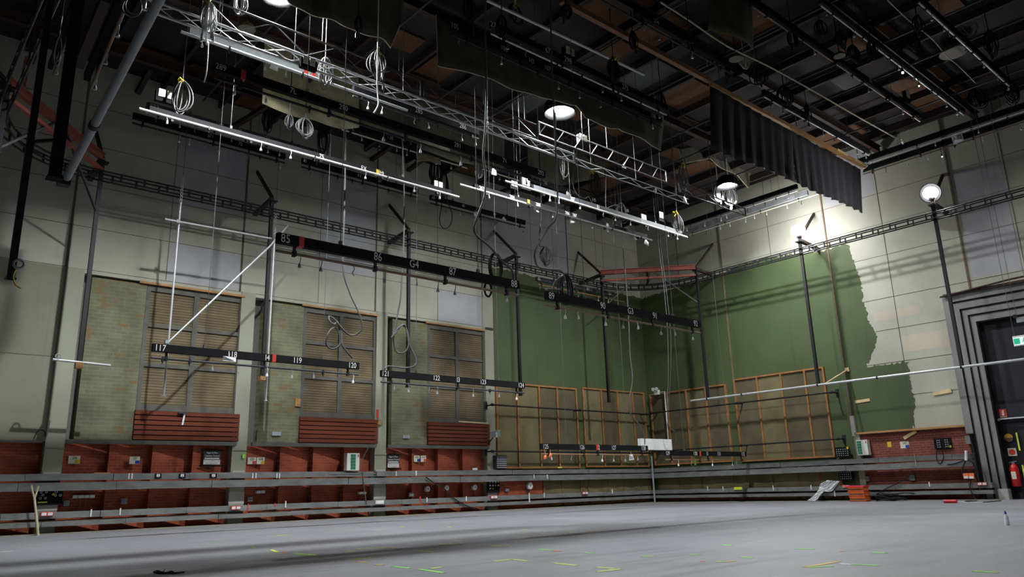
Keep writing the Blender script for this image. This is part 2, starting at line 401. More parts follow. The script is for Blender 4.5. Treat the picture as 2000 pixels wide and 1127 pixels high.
obj('bottom_rail', MB().tube([(.27, -15.55, 2.74), (.27, -21.4, 2.74)], .03, 8).lathe((.27, -15.6, 2.72), [(.05, -.06), (.05, .04)], (0, 1, 0), 10), 'silver', d)
struct('door_2', MB().box((.40, -16.62, 0), (.44, -17.6, 2.4)), 'door_red', 'dark red leaf beyond the black door')

# ------------------------------------------------------------------ acoustic panels of the three left bays
NB = {1: 'first full bay from the left', 2: 'second bay, behind batten 117 to 120', 3: 'third bay, left of the green wall'}
for k, (xb, x0, x1) in {1: (-25.72, -24.15, -21.02), 2: (-20.3, -18.82, -15.79), 3: (-15.1, -13.46, -10.44)}.items():
    tag(obj('brick_panel', MB().box((xb, .02, 2.58), (x0, .33, 7.42)), 'printed_brick'),
        'green-grey brick-patterned wall panel in the %s' % NB[k], 'wall panel', 'brick-patterned panels')
    t = thing('louvre_panel', 'brown-framed panel of six louvred squares in the %s' % NB[k], 'wall panel', (x0, .1, 3.48), 'louvred panels')
    fr = MB(); zb, zt = 3.48, 7.42; xm = (x0+x1)/2
    zs = [3.66, 4.83, 4.95, 6.08, 6.2, 7.24]
    for a, b_ in ((x0+.01, x0+.13), (xm-.08, xm+.08), (x1-.14, x1)): fr.box((a, .03, zb), (b_, .32, zt))
    for a, b_ in ((zb, zs[0]), (zs[1], zs[2]), (zs[3], zs[4]), (zs[5], zt)): fr.box((x0+.01, .031, a), (x1, .32, b_))
    obj('frame', fr, 'louvre_frame', t)
    for a, b_ in ((x0+.13, xm-.08), (xm+.08, x1-.14)):
        for z0, z1 in ((zs[0], zs[1]), (zs[2], zs[3]), (zs[4], zs[5])): obj('louvre', MB().box((a, .08, z0), (b_, .30, z1)), 'louvre', t)
    t = thing('slat_panel', 'dark red panel of six horizontal boards in the %s' % NB[k], 'wall panel', (x0, -.1, 2.58), 'red boarded panels')
    for i in range(6): obj('board', MB().box((x0-.02, -.10, 2.60+i*.149), (x1+.05, .02, 2.60+i*.149+.120)), 'red_slat', t)
    obj('backing', MB().box((x0, .0, 2.6), (x1, .28, 3.48)), 'black_paint', t)
    tag(obj('timber_rail', MB().box((x0-.1 if k > 1 else -24.4, -.06, 7.43), (x1, .02, 7.50)), 'timber'), 'orange timber rail atop the %s louvred panel' % ('first', 'second', 'third')[k-1], 'timber rail', 'timber rails')
    tag(obj('ledge', MB().box((xb-.2, -.10, 2.45), (x1, -.008, 2.57)), 'louvre_frame'), 'grey-brown ledge under the wall panels in the %s' % NB[k], 'ledge', 'panel ledges')
tag(obj('ledge', MB().box((XC+.1, -.06, 2.46), (-26.5, -.008, 2.52)), 'louvre_frame'), 'grey ledge over the brickwork at the far left edge', 'ledge')

# timber-framed felt absorbers by the corner
def absorber(label, wall, cols, zb, zt, mats):
    P = (lambda u, v, d: (u, -d, v)) if wall == 'A' else (lambda u, v, d: (.14-d, u, v))
    def bx(mb, u0, u1, v0, v1, d0, d1): return mb.box(P(u0, v0, d0), P(u1, v1, d1))
    t = thing('absorber_panel', label, 'wall panel', P(cols[0], zb, .05), 'timber-framed felt panels')
    fr = MB(); sg = 1 if cols[-1] > cols[0] else -1
    for i, c in enumerate(cols): bx(fr, c-.04, c+.04, zb, zt, .013, .10)
    for z in (zt-.07, zb): bx(fr, cols[0], cols[-1], z, z+.07, .013, .095)
    obj('frame', fr, 'frame_timber', t)
    for i, (a, b_) in enumerate(zip(cols, cols[1:])):
        m_ = MB(); n = 8
        q = [[P(a+(b_-a)*ii/n, zb+.05+(zt-zb-.1)*jj/n, .03+.03*math.sin(PI*ii/n)*math.sin(PI*jj/n)+rnd.uniform(-.006, .006)) for ii in range(n+1)] for jj in range(n+1)]
        m_.add([v for r in q for v in r], [(j*(n+1)+i2, j*(n+1)+i2+1, (j+1)*(n+1)+i2+1, (j+1)*(n+1)+i2) for j in range(n) for i2 in range(n)], 0, True)
        obj('felt', m_, mats[i % len(mats)], t)
absorber('timber-framed felt panel of four bays just right of the last louvred panel', 'A', [-9.95, -8.78, -7.5, -6.38, -5.14], 1.66, 5.30, ['felt', 'felt', 'felt_dark', 'felt_dark'])
absorber('timber-framed felt panel of four bays on the back wall next to the corner', 'A', [-4.68, -3.42, -2.27, -1.12, -.25], 1.70, 5.38, ['felt', 'felt_dark', 'felt', 'felt_dark'])
absorber('timber-framed felt panel on the right wall next to the corner', 'B', [-.25, -1.3, -2.45, -3.58, -4.70], 1.75, 5.30, ['felt_dark', 'felt_dark', 'felt', 'felt_dark'])
absorber('timber-framed felt panel on the right wall above the foil and the crates', 'B', [-5.2, -6.38, -7.56, -8.68, -9.52], 1.72, 5.45, ['felt_dark', 'felt', 'felt_dark', 'felt_dark'])
def lower(wall, u0, u1, cols):
    P = (lambda u, v, d: (u, -d, v)) if wall == 'A' else (lambda u, v, d: (.14-d, u, v))
    t = thing('lower_absorber', 'low band of sagging felt behind the troughs on the %s wall' % ('back' if wall == 'A' else 'right'), 'wall panel', P(u0, .1, .03), 'low felt bands')
    fr = MB()
    for c in cols: fr.box(P(c-.04, .05, .013), P(c+.04, 1.6, .09))
    fr.box(P(u0, .08, .013), P(u1, .20, .09))
    obj('frame', fr, 'old_timber', t)
    for a, b_ in zip(cols, cols[1:]):
        m_ = MB(); n = 7; ph = rnd.uniform(0, 6)
        q = [[P(a+(b_-a)*ii/n, .2+1.3*jj/n, .03+.05*abs(math.sin(ph+2.3*ii/n+3*jj/n))) for ii in range(n+1)] for jj in range(n+1)]
        m_.add([v for r in q for v in r], [(j*(n+1)+i2, j*(n+1)+i2+1, (j+1)*(n+1)+i2+1, (j+1)*(n+1)+i2) for j in range(n) for i2 in range(n)], 0, True)
        obj('felt', m_, 'felt', t)
lower('A', -7.4, -.2, [-7.4, -6.3, -5.1, -4.6, -3.3, -2.2, -1.1, -.25])
lower('B', -.3, -9.9, [-.4, -1.6, -2.9, -4.6, -5.3, -6.6, -7.8, -8.8, -9.7])

# ------------------------------------------------------------------ horizontal cable troughs
ZR = [(1.42, 1.60, 'top'), (1.15, 1.37, 'second from top'), (.41, .58, 'third from top'), (.20, .33, 'lowest')]
for wall in 'AB':
    for z0, z1, wh in ZR:
        t = thing('cable_trough', '%s grey steel trough running along the %s wall' % (wh, 'back' if wall == 'A' else 'right'), 'cable trough', (0, 0, 0), 'steel cable troughs')
        u = XC+.05 if wall == 'A' else -.40; end = -.1 if wall == 'A' else (-14.75 if z0 > 1 else -15.25)
        sg = 1 if wall == 'A' else -1
        rr = random.Random(int(z0*100))
        while (end-u)*sg > .05:
            L = rr.uniform(1.9, 2.75); v = u+sg*L
            if (end-v)*sg < .5: v = end
            j = rr.uniform(-.012, .012)
            seg = MB()
            openp = wall == 'A' and z0 > 1.4 and -18.9 < (u+v)/2 < -16.2
            if wall == 'A':
                if openp:
                    seg.box((u, -.33, z0), (v, -.11, z0+.02)).box((u, -.13, z0), (v, -.11, z1)).tube([(u, -.28, z0+.1), (v, -.28, z0+.1)], .022, 8)
                else: seg.box((u, -.35+j, z0+j*.5), (v-.012, -.11, z1+j*.5))
                obj('bracket', MB().box((u+.4, -.11, z0), (u+.46, -.095, z1)), 'trough_steel', t)
            else:
                seg.box((-.35-j, u, z0+j*.5), (-.03, v+.012, z1+j*.5)); obj('bracket', MB().box((-.03, u-.4, z0), (.045, u-.46, z1)), 'trough_steel', t)
            obj('cover', seg, 'trough_steel', t); u = v
# loose dirty boards tucked over the lowest left trough
# ------------------------------------------------------------------ posts hanging from wall brackets
def post(label, x, y, nx, ny, z1=10.62, brace=True, rust=False):
    """nx, ny: direction from the post to its wall"""
    t = thing('hanging_post', label, 'post', (x, y, 4.55), 'black posts along the walls')
    obj('post', MB().box((x-.055, y-.055, 4.55), (x+.055, y+.055, z1-.08)).box((x-.08, y-.08, 4.55), (x+.08, y+.08, 4.57)), 'black_steel', t)
    W = 1.5 if ny else 1.62
    st = MB().beam((x, y, z1), (x+nx*W, y+ny*W, z1-.12), .14, .13)
    st.box((x+nx*(W-.02)-.14, y+ny*(W-.02)-.14, z1-.22), (x+nx*(W-.02)+.14, y+ny*(W-.02)+.14, z1-.10)) if False else None
    obj('strut', st, 'rusty_steel', t)
    obj('tie_bar', MB().beam((x, y, z1+.05), (x+nx*W, y+ny*W, z1+1.55), .09, .09), 'rusty_steel', t)
    obj('top_plate', MB().box((x-.16, y-.12, z1-.10), (x+.16, y+.12, z1-.06)), 'black_steel', t)
    return t
post('black post at the left, behind the short silver tube', -26.1, -1.45, 0, 1)
post('black post crossing the left ends of battens 85 to 88 and 117 to 120', -20.85, -1.45, 0, 1)
post('black post behind the letter-and-number G4 of batten 85 to 88', -15.33, -1.45, 0, 1)
post('black post behind the right end of batten 85 to 88', -9.82, -1.45, 0, 1)
post('black post on the back wall by the left end of the red corner beam', -4.42, -1.45, 0, 1)
post('black post on the right wall by the right end of the red corner beam', -1.45, -4.75, 1, 0)
post('black post on the right wall carrying the lamp over the green paint', -1.45, -10.02, 1, 0)
post('black post on the right wall in front of the portal, with a lamp on top', -1.45, -15.33, 1, 0)
post('farther of the two thin dark posts at the left edge', -28.95, -4.72, -1, 0)
post('dark post with a clamp near its foot at the left edge', -28.95, -10.0, -1, 0)
P9 = on(106, 350, 2, 4.62)
tt = thing('hanging_post', 'broad dark post ending beside the sloping grey tube', 'post', P9, 'black posts along the walls')
obj('post', MB().box(P9+Vector((-.062, -.062, .02)), P9+Vector((.062, .062, 7.5))), 'black_paint', tt)
obj('foot', MB().box(P9+Vector((-.085, -.085, 0)), P9+Vector((.085, .085, .02))), 'black_paint', tt)

# double ladder-like curtain track round the room
def track_path():
    R = 2.95; c1 = (-4.4, -4.4); c0 = (-26.0, -4.4); p = []
    p += [(-28.95, -18), (-28.95, -4.4)]
    p += [(c0[0]-R*math.cos(a), c0[1]+R*math.sin(a)) for a in [PI/2*i/10 for i in range(1, 10)]]
    p += [(-26.0, -1.45), (-4.4, -1.45)]
    p += [(c1[0]+R*math.sin(a), c1[1]+R*math.cos(a)) for a in [PI/2*i/10 for i in range(1, 10)]]
    return p+[(-1.45, -4.4), (-1.45, -21)]
TP = track_path()
def offs(p, d):
    out = []
    for i, q in enumerate(p):
        a = p[max(i-1, 0)]; b_ = p[min(i+1, len(p)-1)]
        t = Vector((b_[0]-a[0], b_[1]-a[1])).normalized(); n = Vector((-t.y, t.x))
        out.append((q[0]+n.x*d, q[1]+n.y*d))
    return out
for k, d in enumerate((-.11, .13)):
    t = thing('curtain_track', '%s of the two black ladder-shaped curtain tracks running round the walls' % ('inner' if k == 0 else 'outer'), 'curtain track', (-15, -1.45+.1*k, 10.0), 'curtain tracks')
    pp = offs(TP, d); z0, z1 = 10.02, 10.24
    for z, nm in ((z0, 'lower_rail'), (z1, 'upper_rail')): obj(nm, MB().tube([(*q, z) for q in pp], .027, 6, smooth=False), 'black_steel', t)
    acc = .2 if k else .0
    for a, b_ in zip(pp, pp[1:]):
        L = math.dist(a, b_)
        while acc < L:
            q = (a[0]+(b_[0]-a[0])*acc/L, a[1]+(b_[1]-a[1])*acc/L); obj('rung', MB().box((q[0]-.03, q[1]-.02, z0), (q[0]+.03, q[1]+.02, z1)), 'black_steel', t); acc += .66
        acc -= L

# red beams across the two far corners
def corner_beam(label, a, b_, sgn):
    t = thing('corner_beam', label, 'beam', a, None)
    A_, B_ = Vector(a), Vector(b_); M_ = (A_+B_)/2; dn = Vector((-sgn, -1, 0)).normalized()
    obj('upper_beam', MB().ibeam(A_, B_, .16, .22, .03), 'red_oxide', t)
    lo = (A_+B_)/2-dn*.75-Vector((0, 0, .1)); 
    obj('lower_beam', MB().beam(A_-Vector((0, 0, .40)), B_-Vector((0, 0, .40)), .12, .1), 'red_oxide', t)
    obj('hanger', MB().box((M_.x-.06, M_.y-.06, M_.z-.55), (M_.x+.06, M_.y+.06, M_.z-.1)).beam(M_-Vector((0, 0, .5)), M_-dn*.8-Vector((0, 0, .5)), .08, .08), 'black_steel', t)
    for e in (A_, B_):
        obj('brace', MB().beam(M_+(e-M_)*.12-Vector((0, 0, .12)), e-Vector((0, 0, 1.75)), .06, .05), 'charcoal', t)
    return t
corner_beam('red-brown steel beam across the far corner, between two black posts', (-4.45, -1.45, 10.72), (-1.45, -4.72, 10.72), 1)
corner_beam('red steel beam across the left corner, partly behind the sloping grey tube', (-26.1, -1.45, 10.72), (-28.95, -4.72, 10.72), -1)
tag(obj('red_upright', MB().beam(pa(55, 112, -3.2), pa(42, 175, -3.2), .14, .08, (0, 1, 0)), 'red_oxide'), 'short red steel upright above the left corner beam', 'beam')
for q, lb in (((337, 55, 268, 183), 'rusty arm on the upper back wall beside the top of the sloping tube'), ((580, 172, 455, 248), 'rusty arm behind the cream hanging cloth'),
              ((768, 283, 725, 312), 'short rusty arm above the middle of batten 72'), ((830, 308, 797, 333), 'short rusty arm left of the black cable bundle'),
              ((1235, 368, 1172, 385), 'rusty arm above the right end of the long bar battens'), ((1060, 345, 965, 380), 'rusty arm behind the black coil near the yellow tape')):
    p1 = pa(q[2], q[3], 0); d = FW + RT*((q[0]-1000)/F) - UP*((q[1]-563.5)/F); s = ((p1.x-CAM.x)/d.x); p0 = CAM+d*s
    if p1.z > 14: p1 = pa(q[2], q[3], -3.6); p0 = pa(q[0], q[1], -4.6)
    elif p0.y > -.3 or p0.z > 14.1: p0 = pa(q[0], q[1], -1.6)
    tag(obj('bracket_arm', MB().beam(p1, p0, .16, .14), 'rusty_steel'), lb, 'bracket', 'rusty wall arms')

# ------------------------------------------------------------------ motorised lighting battens
def clampmb(p, k, r):
    x, y, z = p; m_ = MB()
    if k == 0:   # hook with a bell-shaped socket
        m_.tube([(x, y, z+.03), (x+.02, y-.03, z-.06), (x+.01, y-.01, z-.17)], .009, 5).lathe((x+.01, y-.01, z-.25), [(.035, 0), (.033, .04), (.014, .09)], n=8)
    elif k == 1:  # short hook clamp
        m_.box((x-.02, y-.035, z-.07), (x+.02, y+.035, z+.04)).tube([(x, y, z-.06), (x, y, z-.13)], .012, 6)
    elif k == 2:  # dangling hook
        m_.tube(smooth_path([(x, y, z+.02), (x+.05, y, z-.08), (x+.01, y, z-.16), (x+.05, y, z-.22)], 3), .011, 5)
    else:        # cable tail with a plug
        m_.tube([(x, y, z+.02), (x+.03, y, z-.11)], .010, 5).lathe((x+.03, y, z-.20), [(.028, 0), (.03, .03), (.012, .1)], n=8)
    return m_
def batten(label, a, b_, y, nums=(), cl=8, pm='brown_pipe', bm='black_paint', h=.19, tapes=(), drop=.34, ext=(0, 0), wires=(.22, .8), group='motorised lighting battens', tmat='stencil', bar=None, yo=0.0, seed=0, cat='batten', th=.15):
    A_, B_ = pa(*a, y), pa(*b_, y); z = (A_.z+B_.z)/2; x0, x1 = A_.x, B_.x
    t = thing('lighting_batten', label, cat, (x0, y, z), group); rr = random.Random(seed+int(abs(x0)*10))
    obj('beam', MB().box((x0, y-.06, z-h), (x1, y+.06, z)), bm, t)
    zp = z-drop; xa, xb = (x0+ext[0], x1+ext[1]) if bar is None else (pa(*bar[0], y).x, pa(*bar[1], y).x)
    obj('pipe', MB().tube([(xa, y+yo, zp), (xb, y+yo, zp)], .028 if not yo else .034, 10), pm, t)
    k = max(2, int((x1-x0)/1.9)+1)
    for i in range(k):
        x = x0+(x1-x0)*(.06+.88*i/(k-1)); obj('drop_bracket', MB().box((x-.025, y-.02, zp-.05), (x+.025, y+.02, z-h+.02)).box((x-.03, y-.05, zp-.05), (x+.03, y+.05, zp+.05)), 'black_steel', t)
    for i in range(cl):
        x = x0+(x1-x0)*min(.985, max(.015, (i+rr.uniform(.15, .85))/cl)); kk = rr.choice((0, 0, 1, 2, 3))
        obj('cable_hook', clampmb((x, y+yo-.005, zp), kk, rr), 'white_paint' if kk in (0, 3) and rr.random() < .5 else ('grey_plastic' if kk != 1 else 'black_steel'), t)
    if nums:
        for s, px in nums:
            f = (px-a[0])/(b_[0]-a[0]); p = pa(px, a[1]+(b_[1]-a[1])*f, y-.06)
            obj('number_marking', MB().text(s, (p.x, y-.064, z-h*.5), th, (1, 0, 0)), tmat, t)
    for px, c in tapes:
        p = pa(px, a[1]+(b_[1]-a[1])*(px-a[0])/(b_[0]-a[0]), y)
        obj('tape_band', MB().box((p.x-.05, y-.066, z-h-.003), (p.x+.05, y+.066, z+.004)), c, t)
    for f in wires:
        x = x0+(x1-x0)*f
        obj('hoist_wire', MB().tube([(x, y, z), (x, y, ZW)], .0075, 5).box((x-.03, y-.03, z), (x+.03, y+.03, z+.09)), 'wire', t)
    BASE[t.name+'#'] = Vector((z, zp, 0))
    return t
bt = 'black lighting batten with numbers '
g4 = batten(bt+'85 to 88, largest and nearest of the low ones', (541, 454), (1011, 550), -12.3, [('85', 558), ('86', 738), ('G4', 809), ('87', 884), ('88', 1004)], 9, tapes=[(587, 'red_tape')], th=.165)
g3 = batten(bt+'89 to 92, in front of the green corner', (1066, 571), (1365, 627), -12.3, [('89', 1077), ('90', 1177), ('G3', 1231), ('91', 1278), ('92', 1358)], 8, th=.165)
i4 = batten(bt+'117 to 120, low at the left', (298, 672), (700, 708), -5.9, [('117', 315), ('118', 455), ('I4', 523), ('119', 582), ('120', 689)], 9, 'charcoal', tapes=[(534, 'red_tape')])
i3 = batten(bt+'121 to 124, low in front of the third louvred panel', (744, 724), (1023, 747), -5.9, [('121', 753), ('122', 853), ('I3', 895), ('123', 944), ('124', 1018)], 9, 'charcoal')
i2 = batten(bt+'125 to 128, low before the felt panels', (1056, 864), (1263, 873), -5.9, [('125', 1066), ('126', 1137), ('I2', 1169), ('127', 1199), ('128', 1257)], 7, 'copper_pipe', tapes=[(1164, 'red_tape')])
i1 = batten(bt+'129 to 132, lowest one, right of the white box', (1299, 880), (1455, 883), -5.9, [('129', 1304), ('130', 1358), ('I1', 1381), ('131', 1404), ('132', 1451)], 6, 'copper_pipe', tapes=[(1365, 'red_tape')])
k4 = batten('dim black batten tight against the upper back wall, leftmost of its row of four', (260, 223), (557, 299), -1.0, [('71', 413), ('72', 470)], 10, 'black_steel', th=.12)
k3 = batten('dim black batten against the upper back wall, second from left of its row of four', (590, 306), (815, 373), -1.0, [('65', 596), ('K3', 702), ('67', 742), ('68', 810)], 9, 'black_steel', th=.12)
k2 = batten('dim black batten against the upper back wall, with a long looped black cable', (840, 380), (1025, 432), -1.0, [('62', 847), ('63', 905), ('64', 966)], 8, 'black_steel', th=.12)
k1 = batten(bt+'81 to 84 and an orange pipe, near the corner', (1047, 540), (1195, 572), -1.0, [('81', 1053), ('82', 1100), ('K1', 1119), ('83', 1148), ('84', 1191)], 7, 'copper_pipe', ext=(.1, .9), bm='charcoal')
j4 = batten(bt+'133 to 136, high at the upper left', (287, 200), (631, 297), -2.0, [('133', 303), ('134', 430), ('J4', 469), ('135', 522), ('136', 620)], 10, 'silver', 'charcoal', h=.24, th=.16)
j3 = batten(bt+'137 to 140, high in the middle', (668, 238), (912, 311), -2.7, [('137', 683), ('138', 763), ('J3', 802), ('139', 837), ('140', 905)], 9, 'cream', th=.15)
j2 = batten(bt+'141 to 144, high in the middle with white paper tags', (940, 318), (1130, 373), -2.7, [('141', 952), ('142', 1014), ('J2', 1040), ('143', 1065), ('144', 1122)], 8, 'cream', 'charcoal', th=.15)
j1 = batten(bt+'145 to 148, high by the far corner', (1150, 385), (1325, 440), -3.7, [('145', 1160), ('146', 1225), ('147', 1255), ('148', 1315)], 8, 'silver', th=.15)
e4 = batten(bt+'289 to 292, before the cream cloth', (420, 121), (1062, 336), -10.8, [('289', 432), ('7L', 573), ('290', 671), ('291', 893), ('71', 985), ('292', 1056)], 10, 'black_steel', tapes=[(474, 'red_tape')], th=.13)
p1 = batten('long bright silver bar batten with black beam, marked 75 and EX, high at the left', (290, 222), (880, 362), -6.6, [('75', 628), ('EX', 711), ('ML', 747)], 9, 'bar_lit', 'black_paint', yo=-.14, h=.16, drop=.20, bar=((269, 210), (891, 379)), tapes=[(736, 'yellow_tape')], th=.13, group='long bar battens')
p2 = batten('long cream bar batten marked 203 to 207, hung with white paper tags', (925, 362), (1262, 458), -6.6, [('203', 941), ('204', 1000), ('205', 1051), ('206', 1108), ('207', 1122), ('60', 1186)], 9, 'bar_lit', 'black_paint', yo=-.14, h=.16, drop=.21, bar=((893, 363), (1268, 467)), tapes=[(1030, 'yellow_tape')], th=.13, group='long bar battens')
p3 = batten('long grey-beamed bar batten marked 207 and B1, ending in a coil near the corner', (1040, 357), (1330, 456), -7.2, [('207', 1118), ('B1', 1168), ('302', 1256)], 9, 'bar_lit', 'charcoal', yo=-.14, h=.16, drop=.24, bar=((981, 362), (1337, 468)), th=.13, group='long bar battens')
b285 = batten('short dim batten marked 285 and 286 under the silver truss', (690, 165), (934, 256), -8.6, [('285', 818), ('286', 904)], 8, 'charcoal', 'black_paint', drop=.3)
b302 = batten('grey batten with red-backed number 302, brightly lit beneath the silver truss', (370, 52), (620, 141), -9.4, [('302', 604)], 5, 'silver', 'grey_plastic', yo=-.14, h=.20, drop=.28, bar=((350, 58), (790, 205)), tapes=[(596, 'red_tape'), (611, 'red_tape')])
h3 = batten('dim black batten marked 105 to 108, in front of the large dark cloth', (880, 42), (1290, 232), -11.0, [('105', 889), ('106', 985), ('H3', 1038), ('107', 1070), ('108', 1276)], 8, 'black_steel', th=.15)
g27 = batten('dim black batten marked 278 and 298, high above the middle lamp', (958, 43), (1300, 205), -11.8, [('278', 966), ('67', 1070), ('298', 1109), ('275', 1221)], 8, 'silver', th=.165)
u8 = batten('dim black batten marked 274 and 31, above the brown timber', (1240, 22), (1445, 130), -13.6, [('274', 1282), ('31', 1351)], 7, 'black_steel', th=.13, bar=((1160, 10), (1440, 162)), drop=.36)
u6 = batten('dim batten with tangled cables just behind the black drape', (1490, 175), (1695, 292), -13.8, [], 9, 'silver', drop=.25)
u2 = batten('dim batten high at upper right, second from the drape', (1468, -8), (1795, 226), -16.0, [('271', 1700)], 9, 'brown_pipe', drop=.28)
u3 = batten('batten with a bright grey end at upper right, third from the drape', (1600, -10), (1882, 218), -17.0, [], 9, 'silver', 'charcoal', drop=.24)
u5 = batten('batten nearest the right edge of the view, ending in a black coil', (1792, -8), (1968, 155), -19.3, [], 8, 'silver', drop=.2)
tag(obj('silver_bar', MB().tube([pa(950, 0, -12.2), pa(1258, 146, -12.2)], .045, 10), 'silver'), 'bare silver bar running diagonally above the middle lamp', 'pipe')
mk = pa(545, 0, -12.2)

def batten_b(label, a, b_, x, nums=(), bm='black_paint', pm='silver', bar=None, cl=8, h=.2, drop=.3, tags=()):
    A_, B_ = pb(*a, x), pb(*b_, x); z = (A_.z+B_.z)/2; y0, y1 = A_.y, B_.y
    t = thing('lighting_batten', label, 'batten', (x, y0, z), 'battens along the right wall'); rr = random.Random(int(abs(y0)*77))
    obj('beam', MB().box((x-.06, y0, z-h), (x+.06, y1, z)), bm, t); zp = z-drop
    ya, yb = (y0, y1) if bar is None else (pb(*bar[0], x).y, pb(*bar[1], x).y)
    obj('pipe', MB().tube([(x, ya, zp), (x, yb, zp)], .028, 10), pm, t)
    for i in range(4):
        y = y0+(y1-y0)*(.06+.29*i); obj('drop_bracket', MB().box((x-.02, y-.025, zp-.05), (x+.02, y+.025, z-h+.02)), 'black_steel', t)
    for i in range(cl):
        y = y0+(y1-y0)*(i+rr.random())/cl; kk = rr.choice((0, 1, 2, 3)); obj('cable_hook', clampmb((x, y, zp), kk, rr), 'black_steel' if kk in (1, 2) else 'white_paint', t)
    if nums:
        for s, px in nums:
            p = pb(px, a[1]+(b_[1]-a[1])*(px-a[0])/(b_[0]-a[0]), x-.06); obj('number_marking', MB().text(s, (x-.064, p.y, z-h/2), .13, (0, -1, 0)), 'stencil', t)
    for f in (.25, .8): y = y0+(y1-y0)*f; obj('hoist_wire', MB().tube([(x, y, z), (x, y, ZW)], .0075, 5), 'wire', t)
    return t
batten_b('dark batten parallel to the right wall, behind the lamp with glaring cables', (1336, 436), (1556, 357), -1.5)
batten_b('pale grey batten with white labels along the right wall, left of the drape', (1339, 451), (1577, 371), -.75, [('132', 1367), ('131', 1392), ('133', 1547)], 'grey_plastic', 'cream', ((1334, 467), (1598, 376)), 9)
batten_b('upper dark batten on the right wall, right of the black drape', (1674, 313), (2040, 186), -.9)
batten_b('lower dark batten on the right wall, carrying a white notice', (1684, 327), (2040, 210), -.7, [], 'black_paint', 'brown_pipe')

# ------------------------------------------------------------------ lattice trusses
def truss(label, a, b_, y, hh, mname, dia, r=.028, chords=3, pitch=.62, ends=True, ladder=False):
    A_, B_ = pa(*a, y), pa(*b_, y); z = (A_.z+B_.z)/2; x0, x1 = A_.x, B_.x
    t = thing('lattice_truss', label, 'truss', (x0, y, z)); ch = [(0, 0), (0, -hh), (hh*.8, -hh*.5)] if chords == 3 else [(0, 0), (0, -hh)]
    for dy, dz in ch: obj('chord', MB().tube([(x0, y+dy, z+dz), (x1, y+dy, z+dz)], r, 8), mname, t)
    n = int((x1-x0)/pitch)
    if ladder:
        for i in range(n):
            xa = x0+(x1-x0)*i/n; obj('rung', MB().tube([(xa, y+ch[1][0], z+ch[1][1]), (xa+pitch*.45, y+ch[0][0], z+ch[0][1])], dia, 6), mname, t)
    else:
        for p, q in [(ch[0], ch[1])]+([(ch[1], ch[2]), (ch[2], ch[0])] if chords == 3 else []):
            zz = [(x0+(x1-x0)*i/n, y+(p, q)[i % 2][0], z+(p, q)[i % 2][1]) for i in range(n+1)]
            obj('web', MB().tube(zz, dia, 6, smooth=False), mname, t)
    if ends:
        for x in (x0, x1): obj('end_frame', MB().tube([(x, y, z+.02), (x, y, z-hh-.02)], r*1.3, 8), mname, t)
    for f in (.12, .5, .88): x = x0+(x1-x0)*f; obj('hanger', MB().tube([(x, y, z), (x, y, ZW)], .012, 5), 'wire', t)
    return t
truss('bright silver lattice truss crossing the top left of the view', (283, 2), (1121, 297), -10.0, .27, 'silver', .012, .03)
truss('thin silver lattice beam continuing beyond the end of the bright truss', (1124, 301), (1345, 396), -9.8, .20, 'silver', .010, .014, chords=2, ends=False)
truss('black lattice truss with silver web, above and behind the bright truss', (395, -6), (822, 155), -9.75, .52, 'black_steel', .016, .022, chords=2, pitch=.75)
truss('dark lattice truss between the left lamp and the middle lamp', (826, 160), (1048, 243), -9.75, .45, 'black_steel', .014, .018, chords=2, pitch=.8)
truss('ladder-like lattice truss just below the middle lamp', (1052, 240), (1300, 332), -9.75, .42, 'silver', .014, .018, chords=2, pitch=.7, ladder=True)
truss('dim lattice truss behind the lamp with glaring cables', (1325, 345), (1456, 420), -9.9, .3, 'charcoal', .016, .026, chords=2, pitch=.7)

# ------------------------------------------------------------------ hanging cloths
def cloth(name, label, cat, top, bot, y, mname, wav=.06, folds=5, hem=None, n=40, thick=.012, batt=None):
    """top, bot: pixel outlines of the upper and lower edge, hung in a plane parallel to the back wall"""
    def edge(pts):
        q = [pa(a, b_, y) for a, b_ in pts]; L = [0]
        for i in range(1, len(q)): L.append(L[-1]+(q[i]-q[i-1]).length)
        out = []
        for k in range(n+1):
            s = L[-1]*k/n; i = max(j for j in range(len(L)) if L[j] <= s+1e-9); i = min(i, len(q)-2)
            out.append(q[i].lerp(q[i+1], (s-L[i])/max(L[i+1]-L[i], 1e-6)))
        return out
    T, B_ = edge(top), edge(bot); R = 8; g = []
    ph = rnd.uniform(0, 6)
    for j in range(R+1):
        v = j/R; row = []
        for k in range(n+1):
            p = T[k].lerp(B_[k], v); s = k/n
            row.append(p+Vector((0, wav*(.25+.75*v)*(math.sin(folds*2*PI*s+ph)+.5*math.sin(folds*3.7*PI*s+1.3*ph)), 0)))
        g.append(row)
    m_ = MB(); V = [p for r in g for p in r]+[p+Vector((0, thick, 0)) for r in g for p in r]; o = (R+1)*(n+1); fs = []
    for j in range(R):
        for k in range(n):
            a = j*(n+1)+k; fs += [(a, a+1, a+n+2, a+n+1), (o+a, o+a+n+1, o+a+n+2, o+a+1)]
    for k in range(n): a = R*(n+1)+k; fs += [(a, a+1, o+a+1, o+a), (k, o+k, o+k+1, k+1)]
    for j in range(R):
        a = j*(n+1); fs += [(a, a+n+1, o+a+n+1, o+a)]; a += n; fs += [(a, o+a, o+a+n+1, a+n+1)]
    m_.add(V, fs, 0, True)
    if hem is None and batt is None:
        return tag(obj(name, m_, mname), label, cat, 'hanging cloths')
    t = thing(name, label, cat, B_[0], 'hanging cloths'); obj('fabric', m_, mname, t)
    if hem: obj('hem', MB().tube([p+Vector((0, thick/2, 0)) for p in g[-1]], .016, 6).tube([r[0]+Vector((0, thick/2, 0)) for r in g], .014, 6), hem, t)
    if batt: batt(t)
    return t
